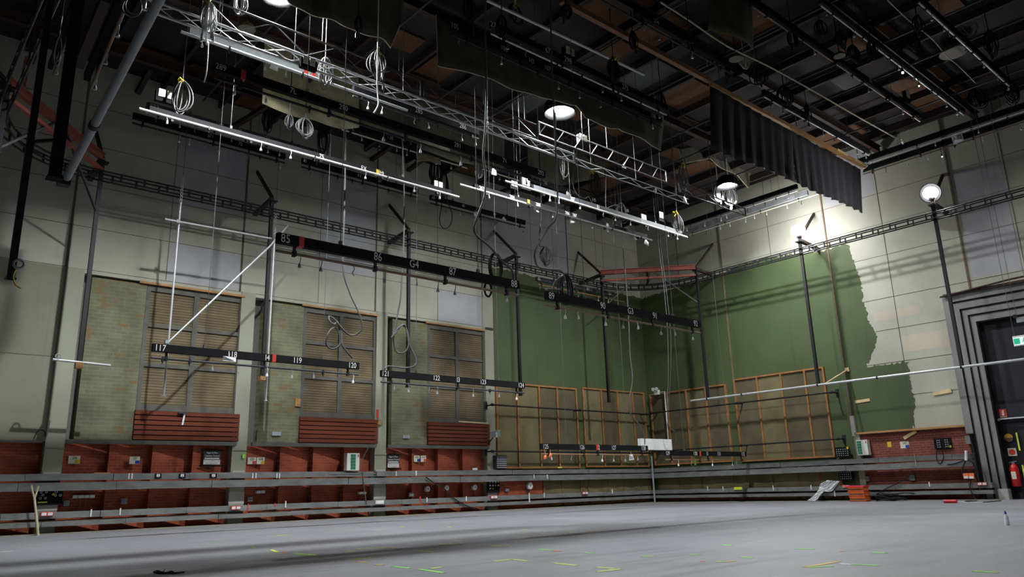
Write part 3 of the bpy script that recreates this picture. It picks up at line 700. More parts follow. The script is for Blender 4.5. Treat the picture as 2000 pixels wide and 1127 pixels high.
cloth('hanging_cloth', 'large dark olive cloth hanging at the top, over the left lamp', 'cloth', [(520, -160), (640, -80), (790, -20)], [(545, -14), (568, 9), (640, 38), (700, 60), (750, 80), (764, 92), (781, 50)], -10.5, 'hessian_dark', .05, 3, 'hem')
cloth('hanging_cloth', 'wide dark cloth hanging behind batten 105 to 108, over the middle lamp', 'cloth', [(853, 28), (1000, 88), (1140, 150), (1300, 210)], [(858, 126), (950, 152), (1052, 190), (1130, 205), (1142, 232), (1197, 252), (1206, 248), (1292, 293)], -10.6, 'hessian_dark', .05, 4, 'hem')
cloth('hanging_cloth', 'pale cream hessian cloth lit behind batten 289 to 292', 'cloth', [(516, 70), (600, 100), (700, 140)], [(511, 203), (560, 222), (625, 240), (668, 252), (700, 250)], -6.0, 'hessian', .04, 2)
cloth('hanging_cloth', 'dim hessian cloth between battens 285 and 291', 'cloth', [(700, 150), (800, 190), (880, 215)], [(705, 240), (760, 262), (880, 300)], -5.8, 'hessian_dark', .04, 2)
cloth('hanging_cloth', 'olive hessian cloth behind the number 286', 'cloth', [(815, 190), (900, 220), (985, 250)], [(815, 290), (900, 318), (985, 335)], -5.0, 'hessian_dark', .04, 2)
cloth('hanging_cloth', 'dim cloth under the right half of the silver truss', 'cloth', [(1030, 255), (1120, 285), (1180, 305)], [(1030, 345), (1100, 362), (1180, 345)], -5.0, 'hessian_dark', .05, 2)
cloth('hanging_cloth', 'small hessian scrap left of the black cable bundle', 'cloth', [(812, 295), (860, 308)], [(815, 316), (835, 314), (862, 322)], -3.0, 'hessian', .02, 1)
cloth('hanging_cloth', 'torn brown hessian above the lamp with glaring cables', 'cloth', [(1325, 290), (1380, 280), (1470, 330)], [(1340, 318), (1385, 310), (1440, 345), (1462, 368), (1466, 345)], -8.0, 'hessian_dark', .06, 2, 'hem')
cloth('hanging_cloth', 'long narrow dark cloth hanging at the top, above the cream cable', 'cloth', [(1385, -30), (1470, -10)], [(1388, 55), (1430, 70), (1476, 94)], -15.2, 'hessian_dark', .05, 1)
a, b_ = pa(1388, 163, -13), pa(1690, 331, -13); z = (a.z+b_.z)/2
t = thing('drape_timber', 'timber batten carrying the black pleated drape at upper right', 'timber', (a.x, -13, z))
obj('timber', MB().box((a.x, -13.05, z-.02), (b_.x, -12.93, z+.12)), 'timber', t); obj('pale_board', MB().box((b_.x-1.0, -13.08, z+.03), (b_.x, -13.05, z+.13)), 'pale_timber', t); obj('pale_board', MB().box((b_.x-2.4, -13.08, z+.05), (b_.x-1.6, -13.05, z+.14)), 'pale_timber', t)
for f in (.05, .5, .95): obj('hanger', MB().tube([(a.x+(b_.x-a.x)*f, -13, z+.1), (a.x+(b_.x-a.x)*f, -13, ZW)], .012, 5), 'wire', t)
cloth('stage_drape', 'black pleated drape on a timber batten at upper right, left half', 'drape', [(1388, 167), (1470, 214), (1548, 257)], [(1393, 292), (1440, 310), (1500, 332), (1555, 356)], -13.0, 'black_drape', .055, 8)
cloth('stage_drape', 'black pleated drape at upper right, right half next to the right wall', 'drape', [(1543, 254), (1610, 292), (1681, 331)], [(1556, 358), (1590, 374), (1640, 394), (1686, 416)], -12.86, 'black_drape', .06, 9)
a, b_ = pa(1095, 2, -13), pa(1386, 162, -13)
tag(obj('brown_timber', MB().box((a.x, -13.06, a.z-.05), (b_.x, -12.92, a.z+.1)), 'old_timber'), 'long brown timber running up to the left from the black drape', 'timber')

# ------------------------------------------------------------------ lamps
def shade(t, p, r, axis, cut, wd=1.45):
    """open bowl-shaped reflector: outer and inner skin, open towards -axis"""
    pr = [(r*wd, r*cut), (r*wd*.94, r*.35), (r*wd*.7, r*1.0), (r*.3, r*1.45), (.02, r*1.5)]; a = Vector(axis).normalized(); x = a.orthogonal().normalized(); y = a.cross(x); n = 20; m_ = MB(); V = []
    prof = pr+[(max(q-.02, .005), h-.02) for q, h in pr[::-1]]
    for q, h in prof: V += [p+a*h+(x*math.cos(2*PI*j/n)+y*math.sin(2*PI*j/n))*q for j in range(n)]
    k = len(prof)
    m_.add(V, [(i*n+j, i*n+(j+1) % n, ((i+1) % k)*n+(j+1) % n, ((i+1) % k)*n+j) for i in range(k) for j in range(n)], 0, True)
    obj('hood', m_, 'hood_black', t)
def lamp(label, p, r, hood='hang', gm='lamp_globe', cut=-.7, wd=1.7):
    p = Vector(p); t = thing('work_light', label, 'lamp', p)
    obj('globe', MB().ball(p, r, 12, .9), gm, t)
    if hood == 'hang':
        shade(t, p, r, (0, 0, 1), cut, wd)
        obj('rod', MB().tube([p+Vector((0, 0, r*1.5)), (p.x, p.y, ZW)], .02, 6), 'charcoal', t)
    else:
        obj('stem', MB().tube([p-Vector((0, 0, r*.8)), p-Vector((0, 0, r*.9+.16))], .04, 8).lathe(p-Vector((0, 0, r*.9+.04)), [(.1, 0), (.13, .08)], n=10), 'charcoal', t)
        if cut is not None: shade(t, p, r, (1, .1, .35), cut)
    return t
lamp('glowing lamp at the top left, partly cut off by the frame', (-24.15, -9.0, 12.98), .105, gm='lamp_globe_small', cut=-2.0, wd=3.8)
lamp('bright glowing lamp hanging in the middle over the truss', (-14.39, -9.0, 13.02), .24, cut=-1.0, wd=2.2)
lamp('glowing lamp near the corner with cables glaring in front of it', (-4.86, -9.0, 12.74), .20, cut=-1.0, wd=2.2)
lamp('bright lamp on the post over the green paint', (-1.45, -10.02, 11.04), .29, 'post', 'lamp_globe_post', None)
lamp('bright lamp on the post in front of the portal', (-1.45, -15.33, 11.03), .26, 'post', 'lamp_globe_post', -.1)
lamp('assumed out-of-view fill lamp over the near part of the floor', (-14.4, -21.5, 12.8), .30, 'hang', 'lamp_globe_fill', -1.1, 2.2)  # this and the next: assumed lamps out of view, added as fill
lamp('assumed out-of-view fill lamp over the near right part of the floor', (-4.9, -21.5, 12.8), .30, 'hang', 'lamp_globe_fill', -1.1, 2.2)
for px, py, y, r, lb in ((1763, 142, -17.2, .035, 'small round spot lamp glowing among the battens at upper right'), (1795, 168, -17.2, .022, 'smaller lit spot lamp beside the bright batten end'), (1840, 306, -1.2, .022, 'tiny lit spot lamp above the post lamp at right')):
    p = pa(px, py, y) if y < -2 else pb(px, py, -1.2); t = thing('spot_lamp', lb, 'lamp', p)
    obj('lens', MB().ball(p, r, 8), 'spark', t); obj('housing', MB().lathe(p+Vector((0, 0, r*.6)), [(r*1.3, 0), (r*1.3, r*2), (r*.6, r*4)], n=10), 'black_paint', t); obj('rod', MB().tube([p+Vector((0, 0, r*4)), (p.x, p.y, p.z+.5)], .012, 5), 'black_steel', t)
# ------------------------------------------------------------------ hanging cables
def cable(label, pts, y, r=.028, m_='grey_cable', up=True, k=6, name='hanging_cable', depthw=.05):
    q = [pa(a, b_, y) for a, b_ in pts]
    for i, p in enumerate(q): p.y += depthw*math.sin(i*1.7)
    if up: q = [Vector((q[0].x, q[0].y, ZW))]+q
    return tag(obj(name, MB().tube(smooth_path(q, k), r, 7), m_), label, 'cable', 'hanging cables')
cable('thick grey cable falling in loops to the right end of batten 117 to 120', [(672, 66), (675, 180), (674, 300), (671, 420), (671, 522), (684, 570), (700, 612), (706, 640), (698, 652), (684, 654), (668, 644), (655, 626), (645, 617), (643, 626), (650, 634), (658, 629), (662, 632), (666, 655), (662, 675), (650, 681), (638, 672), (638, 655), (648, 642), (660, 642), (666, 660), (667, 675), (678, 687), (690, 699)], -5.95, .026)
cable('thick grey cable bending over to the right end of batten 85 to 88', [(948, 0), (949, 100), (949, 160), (946, 240), (945, 300), (950, 338), (944, 385), (932, 420), (928, 445), (934, 462), (948, 478), (962, 489), (975, 500), (985, 515), (998, 530), (1004, 548)], -12.35, .026)
cable('grey cable falling to knotted loops at the left end of batten 121 to 124', [(784, 165), (787, 270), (789, 420), (782, 565), (778, 610), (770, 650), (763, 660), (775, 646), (786, 635), (794, 642), (797, 670), (790, 688), (775, 685), (769, 655), (778, 640), (792, 636), (800, 670), (811, 700), (808, 715), (790, 718), (760, 715), (750, 721)], -5.95, .024)
cable('long grey cable kinking left then running to the loop on batten 89 to 92', [(1075, 0), (1080, 120), (1084, 280), (1086, 412), (1072, 445), (1055, 474), (1043, 494), (1044, 510), (1054, 521), (1070, 526), (1090, 529), (1102, 536)], -12.35, .024)
cable('grey cable hanging from the lattice to the right end of batten 125 to 128', [(1192, 252), (1203, 330), (1211, 420), (1218, 520), (1228, 610), (1232, 690), (1234, 740), (1228, 780), (1232, 805), (1247, 828), (1256, 850), (1259, 868)], -5.9, .022)
cable('thin grey cable hanging to the white box near the corner', [(1279, 370), (1287, 470), (1296, 560), (1302, 650), (1306, 740), (1304, 790), (1305, 830), (1318, 845), (1322, 862)], -4.8, .018)
cable('pale grey twin of the corner cable, starting at a white tag', [(1283, 372), (1291, 470), (1300, 560), (1308, 650), (1310, 740), (1306, 800)], -4.7, .016)
cable('bright short cable end hanging below the grey cable bundle at upper left', [(404, 60), (408, 80), (405, 110), (401, 145), (399, 160)], -9.8, .016, 'white_paint')
cable('bright cable rising from the curve left of batten 89 to 92 to a yellow tie', [(1120, 330), (1121, 360), (1127, 380), (1140, 388), (1150, 384), (1156, 392), (1160, 405)], -6.4, .016)
cable('black cable dropping to the black coil left of 89', [(1057, 400), (1057, 440), (1053, 478), (1060, 482), (1064, 484)], -6.0, .02, 'black_cable')
cable('long thin black cable loop hanging from the batten marked 62', [(862, 372), (864, 400), (858, 428), (861, 443), (870, 446), (880, 440), (882, 420), (875, 398), (872, 375)], -1.1, .018, 'black_cable', up=False)
cable('pale cable curving below the middle of batten 289 to 292', [(737, 130), (740, 180), (738, 205), (728, 222)], -10.9, .016, 'white_paint')
cable('loop of grey cable over the left end of batten 89 to 92', [(1070, 568), (1069, 564), (1080, 566), (1092, 566), (1100, 556), (1104, 548), (1098, 540), (1090, 545), (1084, 555), (1080, 572)], -12.25, .026, up=False)
cable('cream cable with a pale disc at its end, hanging across the upper right', [(1290, 4), (1345, 38), (1420, 90), (1500, 130), (1590, 178), (1680, 230), (1760, 276)], -14.5, .026, 'hem', up=False, depthw=.02)
p = pa(1762, 277, -14.5); tag(obj('cable_end_disc', MB().lathe(p, [(.11, -.012), (.11, .012)], (.6, -1, .3), 14), 'white_paint'), 'pale round disc at the end of the cream cable', 'disc')
cable('slack cream cord between the two bright battens at the upper right', [(1733, 0), (1775, 35), (1800, 60), (1822, 82), (1850, 108), (1876, 129), (1903, 163)], -18.0, .018, 'hem', up=False)
cable('thin hanging cable curling at the lower end of the corner lattice, grey', [(1184, 330), (1185, 372), (1183, 405), (1190, 404), (1204, 400), (1214, 405)], -7.5, .014, up=False)
# loops standing on the low battens
def loop(label, px, py, y, wpx, hpx, n=2, r=.024, m_='black_cable', seed=1):
    c = pa(px, py, y); s = mpp(c); rr = random.Random(seed); mb = MB()
    for k in range(n):
        a = rr.uniform(-.5, .5); W = wpx*s/2*rr.uniform(.7, 1); H = hpx*s/2*rr.uniform(.85, 1)
        mb.tube([c+Vector((W*math.cos(t)*math.cos(a), W*math.cos(t)*math.sin(a), H*math.sin(t))) for t in [2*PI*i/22 for i in range(23)]], r, 6)
    return tag(obj('cable_loop', mb, m_), label, 'cable', 'cable loops')
loop('thick dark cable loop standing on the right half of batten 85 to 88', 968, 522, -12.2, 32, 62, 2, .028, 'black_cable', 3)
loop('small black cable loop hanging under the right end of batten 85 to 88', 953, 565, -12.2, 20, 32, 1, .026, 'black_cable', 4)
loop('thick dark cable loop rising from the left half of batten 89 to 92', 1104, 565, -12.2, 36, 62, 3, .026, 'black_cable', 5)

def coil(label, px, py, y, wpx, hpx, n=6, r=.014, m_='black_cable', tie=None, seed=0, stem=True, tails=0, plugs=None):
    """hank of cable: px, py is the tie point at its top"""
    c = pa(px, py, y); s = mpp(c); rr = random.Random(seed+int(px)); W, H = wpx*s/2, hpx*s
    t = thing('cable_coil', label, 'cable coil', c, 'coiled cables hanging in the grid')
    m = MB()
    for k in range(n):
        a = rr.uniform(-1.0, 1.0); w = W*rr.uniform(.55, 1.0); h = H*rr.uniform(.72, 1.0); lean = rr.uniform(-.35, .35)*W
        pts = []
        for i in range(19):
            th = 2*PI*i/18; x = w*math.sin(th)*(.55+.45*math.sin(th/2)); z = -h*(1-math.cos(th))/2
            pts.append(c+Vector((x*math.cos(a)+lean*(-z/H), x*math.sin(a), z)))
        m.tube(pts, r, 6)
    for k in range(tails):
        x = rr.uniform(-.7, .7)*W; L = H*rr.uniform(.9, 1.25)
        m.tube(smooth_path([c, c+Vector((x*.6, 0, -L*.4)), c+Vector((x, 0, -L))], 4), r, 6).lathe(c+Vector((x, 0, -L-.12)), [(r*1.9, 0), (r*1.9, .12)], n=7)
    obj('loops', m, m_, t)
    if stem: obj('lead', MB().tube([c, Vector((c.x, c.y, ZW))], r*.9, 6), m_, t)
    if tie:
        tm = MB()
        for k in range(6):
            d = Vector((rr.uniform(-1, 1), rr.uniform(-.5, .5), rr.uniform(-1, .4))).normalized()*s*9; tm.beam(c-d*.3, c+d, s*3.4, s*3.0)
        obj('tie', tm, tie, t)
    return t
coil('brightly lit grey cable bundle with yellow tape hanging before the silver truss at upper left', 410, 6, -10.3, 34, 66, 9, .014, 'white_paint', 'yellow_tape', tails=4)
coil('coiled cable with big yellow tape over the left end of batten 133 to 136', 357, 158, -6.2, 46, 86, 5, .018, 'grey_cable', 'yellow_tape')
coil('grey coil hanging from the truss above the left cream cloth', 636, 112, -9.6, 34, 76, 5, .016, 'grey_cable')
coil('large grey coil with yellow ties hanging beneath the dark olive cloth', 738, 100, -10.2, 46, 66, 6, .018, 'grey_cable', 'yellow_tape', tails=1)
coil('pale grey coil hanging below the cream hessian cloth', 597, 232, -6.2, 46, 44, 8, .020, 'grey_cable')
coil('black coil just left of the pale grey coil, under the cream cloth', 524, 214, -4.5, 32, 56, 7, .016)
coil('small black coil half hidden under the cream cloth', 566, 224, -6.55, 20, 34, 4, .016)
coil('black coil just right of the pale grey coil, under the cream cloth', 632, 240, -4.5, 28, 78, 6, .016)
coil('black cable bundle hanging above the number 62', 853, 305, -2.0, 34, 62, 9, .018, 'black_cable', tails=2)
coil('tangled black cables right beside the black cable bundle above the number 62', 868, 335, -1.6, 20, 62, 6, .016, 'black_cable')
coil('round grey coil left of the yellow tie at batten 141 to 144', 933, 314, -5.0, 30, 40, 7, .018, 'grey_cable')
coil('tall black coil hanging left of the loop on batten 89 to 92', 1065, 482, -6.0, 27, 40, 6, .020, 'black_cable', stem=False)
coil('dark coil tucked under the right end of the truss', 1100, 300, -7.0, 22, 56, 4, .014, 'grey_cable')
coil('dim coil with yellow ties under the thin silver lattice', 1161, 335, -5.5, 34, 62, 8, .014, 'black_cable', 'yellow_tape')
coil('grey coil draped on the batten marked 302 beside the vertical cables', 1213, 396, -7.1, 34, 44, 6, .016, 'grey_cable')
coil('coil with yellow tie at the corner end of the long grey-beamed bar', 1322, 418, -7.25, 24, 48, 6, .016, 'grey_cable', 'yellow_tape')
coil('loose coil with yellow ties above the corner end of the long grey-beamed bar', 1333, 320, -8.6, 34, 56, 5, .014, 'grey_cable', 'yellow_tape', tails=2)
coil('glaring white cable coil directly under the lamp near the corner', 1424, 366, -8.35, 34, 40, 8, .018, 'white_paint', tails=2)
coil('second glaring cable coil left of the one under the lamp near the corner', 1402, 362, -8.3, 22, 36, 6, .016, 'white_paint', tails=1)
coil('dim black coil at the top edge over batten 105 to 108', 915, -14, -11.3, 26, 66, 8, .016)
coil('dim black coil with yellow tape at the top edge, right of the first', 1005, 8, -11.6, 44, 50, 6, .016, 'black_cable', 'yellow_tape')
coil('dim black coil with yellow tape by the long bare silver bar', 1197, 112, -12.4, 34, 60, 8, .016, 'black_cable', 'yellow_tape', tails=2)
coil('black coil hanging from the end of the batten nearest the right edge', 1972, 162, -18.9, 40, 46, 9, .02)
coil('black coil second from the right edge, below the slack cream cord', 1905, 172, -17.6, 40, 46, 8, .02)
coil('grey coil hanging from the dark truss at the top left', 470, -12, -9.4, 36, 46, 7, .016, 'grey_cable')
coil('dim white-cored coil among the ceiling boards at upper right', 1665, 88, -16.6, 36, 42, 7, .016)
coil('dim coil left of the white-cored one at upper right', 1600, 40, -16.2, 34, 36, 6, .016)
coil('dim coil between the two bright battens near the top right corner', 1880, 22, -18.6, 50, 60, 6, .014)
coil('dim tangle of black cables at the left end of the batten behind the drape', 1480, 128, -13.9, 44, 44, 8, .016)
coil('dim tangle of black cables in the middle of the batten behind the drape', 1530, 168, -13.9, 40, 50, 8, .016)
coil('dim coil over the left end of the black drape', 1452, 110, -14.4, 26, 30, 5, .018, 'hem')
coil('dim coil at the top between the third and fourth battens from the right', 1780, 66, -17.6, 36, 46, 7, .014)
coil('dim grey coil with a plug hanging beside the broad dark post', 115, 72, -12.5, 18, 62, 3, .016, 'grey_cable')
coil('loop of pale cable hanging left of the sloping grey tube at the top', 262, -10, -12.0, 48, 58, 2, .012, 'grey_cable')
for px, py, y, w, h, n, lb in ((1105, 8, -13.4, 30, 40, 6, 'dim coil at the top edge above the brown timber, left'), (1235, 60, -13.2, 22, 44, 5, 'dim coil between the brown timber and the bare silver bar'), (1420, 128, -13.5, 26, 30, 6, 'dim coil above the left end of the black drape'),
        (1545, 60, -16.1, 30, 40, 6, 'dim coil on the second batten from the drape, near the top'), (1640, 60, -16.9, 34, 40, 7, 'dim coil on the third batten from the drape, near the top'), (1700, 78, -17.1, 30, 46, 6, 'dim coil on the third batten from the drape, farther down'),
        (1575, 205, -13.9, 34, 34, 6, 'dim coil on the right half of the batten behind the drape'), (1790, 30, -18.9, 30, 40, 5, 'dim coil at the top end of the batten nearest the right edge'), (1930, 60, -19.6, 40, 60, 6, 'dim coil in the top right corner'), (1345, 60, -14.6, 24, 30, 4, 'dim coil tied on the cream cable near the top'),
        (980, 30, -12.4, 26, 50, 5, 'dim coil behind the bare silver bar at the top'), (1290, 180, -11.6, 26, 44, 5, 'dim coil at the right end of batten 278'), (700, 30, -11.2, 24, 40, 4, 'dim coil before the dark olive cloth')):
    coil(lb, px, py, y, w, h, n, .015, 'black_cable', tails=1)
for i, (px, py0, y, lb) in enumerate(((951, 160, -12.9, 'thin wire close to the thick cable over 85 to 88'), (1012, 200, -9.6, 'thin wire down the middle, left of the truss end'), (1131, 150, -9.9, 'pale wire right of the middle lamp'), (1003, 280, -9.9, 'bright wire at the end of batten 289 to 292'))):
    p = pa(px, py0, y); tag(obj('hanging_wire', MB().tube([(p.x, p.y, ZW), (p.x, p.y, p.z-2.6)], .008, 5), 'wire'), lb, 'wire', 'thin wires')

for px, py, y, w, lb in ((482, 58, -7.5, 34, 'unlit pale dome shade behind the black lattice truss at upper left'), (1862, 104, -18.0, 50, 'unlit dome shade at upper right, beside the slack cream cord'), (1437, 116, -15.0, 26, 'unlit dome shade above the black drape'), (1640, 110, -16.8, 22, 'small unlit dome shade between the battens at upper right')):
    p = pa(px, py, y); s = mpp(p)*w/2; t = thing('dome_lamp', lb, 'lamp', p, 'unlit dome lamps')
    obj('shade', MB().lathe(p, [(s, 0), (s*.96, s*.25), (s*.7, s*.6), (s*.2, s*.85), (s*.12, s*1.1)], n=18), 'dull_shade', t); obj('rod', MB().tube([p+Vector((0, 0, s)), (p.x, p.y, ZW)], .015, 5), 'black_steel', t)
# ------------------------------------------------------------------ white power boxes, paper tags on the battens
def powerbox(label, px, py, y, w=26, h=14, n=2, wall=False):
    p = pa(px, py, y) if not wall else pb(px, py, y); s = mpp(p); W, H = w*s, h*s
    t = thing('power_box', label, 'power box', p, 'cream power boxes')
    obj('case', MB().box((p.x-W*.6, p.y-.03, p.z-H*.95), (p.x+W*.6, p.y+.09, p.z+H*.4)), 'black_paint', t)
    for k in range(n):
        x = p.x-W*.5+W*k/n
        cv = obj('cover', MB().box((x+W*.05/n, p.y-.06, p.z-H*.45), (x+W*.82/n, p.y-.025, p.z+H*.5)), 'cream', t)
        obj('seam', MB().box((x+W*.05/n, p.y-.062, p.z-H*.02), (x+W*.82/n, p.y-.058, p.z+H*.03)), 'grey_plastic', cv)
    return t
powerbox('cream double power box standing on the left end of batten 133 to 136', 325, 186, -5.8, 32, 17)
powerbox('bright white power box on the silver truss by the red 302', 603, 122, -10.25, 28, 15)
powerbox('cream power box beside the black cable bundle, at the red-tipped bar', 855, 361, -6.5, 22, 12)
powerbox('white power box with red light on batten 141 to 144', 1026, 356, -6.55, 20, 17)
powerbox('pale flat power box left of the one with the red light', 1003, 360, -6.55, 16, 11, 2)
powerbox('white power box above the middle of the long grey-beamed bar, by the red 302', 1256, 426, -7.15, 16, 13)
powerbox('cream power box nearest the corner, right of the one by the red 302', 1290, 421, -7.1, 13, 13)
powerbox('white double power box on the ladder-like truss right of the middle lamp', 1138, 270, -9.05, 22, 13)
powerbox('dim cream power box above 298, near the middle lamp', 1112, 102, -11.7, 26, 16)
powerbox('dim power box near the right end of the second batten from the drape', 1771, 185, -16.1, 14, 16)
def papertag(label, px, py, y, w, h, rot=0.0, txt=None, wall=False):
    p = pa(px, py, y) if not wall else pb(px, py, y); s = mpp(p); W, H = w*s/2, h*s/2; c, sn = math.cos(rot), math.sin(rot)
    R = Vector((1, 0, 0)) if not wall else Vector((0, -1, 0)); Nn = Vector((0, 1, 0)) if not wall else Vector((1, 0, 0)); U = Vector((0, 0, 1))
    r, u = R*c+U*sn, U*c-R*sn
    q = [p+r*a*W+u*b_*H+Nn*(.02*(a*b_)) for a, b_ in ((-1, -1), (1, -1), (1, 1), (-1, 1))]
    m_ = MB().add(q+[v+Nn*.006 for v in q], [(0, 1, 2, 3), (7, 6, 5, 4), (0, 4, 5, 1), (1, 5, 6, 2), (2, 6, 7, 3), (3, 7, 4, 0)])
    m_.tube([p+u*H, p+u*H+U*.10], .006, 5)
    if txt: m_.text(txt, p-Nn*.022, H*.9, r, u, 1)
    return tag(obj('paper_tag', m_, ['white_paint', 'ink']), label, 'paper tag', 'white paper tags')
for a in (('white tag hung from the bright pipe under the silver truss', 536, 131, -9.45, 16, 13, -.2), ('white tag on the cream bar, left of the number 204', 965, 336, -6.55, 11, 12, -.1),
          ('white diamond-shaped tag beside the cable bend over 85 to 88', 930, 418, -1.3, 11, 8, .6), ('small white tag on the pipe of the batten marked 62', 985, 428, -1.1, 9, 5, -.4),
          ('white tag on the cream bar below the number 205', 1048, 408, -6.55, 13, 9, -.45), ('white tag on the bar below the numbers 206 and 207', 1117, 431, -6.55, 12, 9, .3),
          ('white tag on the cream bar, second from its right end', 1185, 447, -6.55, 12, 8, -.5), ('white tag on the cream bar at its right end', 1241, 464, -6.55, 9, 8, -.05),
          ('grey tag just below the right end of the cream bar', 1263, 474, -6.55, 12, 9, -.3), ('white tag hanging by the yellow-tied cable, under number 144', 1109, 379, -6.4, 9, 9, 0),
          ('small pale tag below the truss, where the corner cables start', 1280, 371, -4.75, 7, 13, -.3), ('small bright tag by the right end of the silver truss', 1219, 325, -9.1, 10, 7, -.1),
          ('white tag on the batten next to the lamp near the corner', 1338, 391, -8.9, 11, 13, -.1), ('bright tag at the end of the silver truss', 1121, 303, -9.95, 5, 9, 0)):
    papertag(*a)
papertag('white card reading 128 hanging under the right end of batten 125 to 128', 1233, 893, -5.95, 12, 11, .12, '128')
papertag('white notice hanging on the lower dark batten of the right wall', 1870, 270, -.8, 19, 20, .08, 'A32', True)
papertag('small white notice at the right end of the drape', 1689, 326, -.8, 12, 6, .3, None, True)
papertag('white card reading ZI 32524 hanging below 118', 448, 701, -5.98, 26, 9, -.04, 'ZI 32524')

# ------------------------------------------------------------------ silver tube frame and other tubes
def pipe(label, pts, y, r=.030, m_='silver', name='silver_tube', extra=None):
    q = [pa(a, b_, y) for a, b_ in pts]; mb = MB().tube(q, r, 10)
    if extra: extra(mb, q)
    return tag(obj(name, mb, m_), label, 'tube')
t = thing('tube_frame', 'silver scaffold-tube frame hanging over batten 117 to 120 at the left', 'tube frame', pa(313, 770, -1.9))
Y = -1.9
q = pa(353, 396, Y); q2 = pa(313, 772, Y)
obj('upright', MB().tube([(q.x, Y, q.z), (q.x, Y, q2.z)], .03, 10).lathe((q.x, Y, q2.z-.02), [(.06, 0), (.06, .02), (.03, .03)]), 'silver', t)
q3 = pa(546, 470, Y); q4 = pa(519, 782, Y)
obj('upright', MB().tube([(q4.x, Y, q3.z), (q4.x, Y, q4.z)], .03, 10).lathe((q4.x, Y, q4.z-.02), [(.06, 0), (.06, .02), (.03, .03)]), 'silver', t)
obj('crossbar', MB().tube([pa(322, 428, Y-.07), pa(530, 466, Y-.07)], .03, 10), 'silver', t)
obj('diagonal', MB().tube([pa(326, 671, Y-.07), pa(527, 481, Y-.07), pa(562, 440, Y-.07)], .03, 10), 'silver', t)
for a in ((347, 433), (325, 668)):
    p = pa(*a, Y-.03); obj('coupler', MB().box(p-Vector((.05, .07, .05)), p+Vector((.05, .05, .05))), 'grey_plastic', t)
for x, zt in ((q.x, q.z), (q4.x, q3.z)):
    ch = MB()
    for k in range(8): ch.tube([(x+.03*math.cos(a), Y, zt+.06+.11*k+.055*math.sin(a)) for a in [PI*2*i/8 for i in range(9)]], .012, 5)
    obj('chain', ch, 'silver', t); obj('wire', MB().tube([(x, Y, zt+.9), (x, Y, ZW)], .007, 5), 'wire', t)
t = thing('silver_tube', 'short silver tube clamped to the foot of the black post at the left', 'tube', pa(104, 702, -1.56))
obj('tube', MB().tube([pa(103, 702, -1.56), pa(216, 714, -1.56)], .035, 10), 'silver', t)
p = pa(113, 700, -1.56); obj('clamp', MB().tube([p+Vector((.07*math.cos(a), -.02, .05+.07*math.sin(a))) for a in [2*PI*i/10 for i in range(11)]], .018, 6), 'grey_plastic', t)
tag(obj('timber_block', MB().box((-26.2, -1.62, 4.38), (-26.02, -1.45, 4.55)), 'timber'), 'small timber block under the foot of the black post at the left', 'timber block')
tag(obj('timber_block', MB().box((-20.96, -1.58, 4.42), (-20.72, -1.38, 4.545)), 'timber'), 'small timber block under the post that crosses batten 117 to 120', 'timber block')
t = thing('silver_tube', 'long silver tube under the post feet on the right wall', 'tube', pb(1350, 780, -1.5))
A_, B_ = pb(1349, 781, -1.52), pb(2045, 699, -1.52); zz = (A_.z+B_.z)/2
obj('tube', MB().tube([(-1.52, A_.y, zz), (-1.52, B_.y, zz)], .045, 12), 'silver', t)
for y in (-4.75, -10.02, -15.33, -6.55, -12.4): obj('clamp', MB().tube([(-1.52, y-.03, zz), (-1.52, y+.03, zz)], .06, 10), 'black_steel', t)
p = pb(1612, 744, -1.5); e = pb(1655, 722, .1); tag(obj('stay_tube', MB().tube([(-1.5, p.y, zz+.03), (.12, e.y, e.z)], .03, 8).box((.05, e.y-.08, e.z-.08), (.15, e.y+.08, e.z+.08)), 'pale_timber'), 'short pale stay tube between the long silver tube and the right wall', 'tube')
t = thing('sloping_tube', 'thick grey tube sloping down to the foot of the broad dark post at the left', 'tube', pb(130, 352, -28.86))
e1, e0 = pb(128, 352, -28.80), pb(318, -14, -28.80)
mid = e1.lerp(e0, .36)
obj('tube', MB().tube([e1, mid, e0], .055, 14), 'grey_plastic', t); obj('coupling', MB().tube([mid-(e0-e1).normalized()*.04, mid+(e0-e1).normalized()*.04], .068, 14), 'black_steel', t)
obj('end_clamp', MB().box(e1-Vector((.1, .08, .09)), e1+Vector((.06, .08, .04))), 'black_steel', t)
t = thing('post_clamp', 'ring clamp with a yellow cord on the dark post at the left edge', 'clamp', pb(35, 520, -28.9))
p = pb(34, 519, -28.95); obj('ring', MB().tube([p+Vector((.075*math.cos(a), -.12, .075*math.sin(a))) for a in [2*PI*i/12 for i in range(13)]], .022, 7), 'grey_plastic', t)
obj('cord', MB().tube(smooth_path([p+Vector((-.02, -.12, -.07)), p+Vector((-.05, -.12, -.22)), p+Vector((.0, -.12, -.36)), p+Vector((.08, -.12, -.40))]), .012, 6), 'yellow_tape', t)
def twig(): pass
for (a, b_, z_, lb) in (((231, 0), (169, 151), 0, 'dim batten with a pale pipe at upper left, beside the sloping tube'), ((150, -10), (98, 130), 1, 'dim batten at upper left behind the broad dark post')):
    P0, P1 = pb(*a, -28.2), pb(*b_, -28.2); t = thing('lighting_batten', lb, 'batten', P1, 'battens along the left wall')
    obj('beam', MB().beam(P0, P1, .1, .18), 'black_paint', t); obj('pipe', MB().tube([P0-Vector((-.10, 0, .2)), P1-Vector((-.10, 0, .2))], .03, 8), 'brown_pipe', t)
    for f in (.15, .5, .85):
        p = P0.lerp(P1, f)-Vector((-.1, 0, .2)); obj('cable_hook', clampmb(p, 0, rnd), 'grey_plastic', t)
    obj('hoist_wire', MB().tube([P1.lerp(P0, .3), P1.lerp(P0, .3)+Vector((0, 0, 1.2))], .008, 5), 'wire', t)
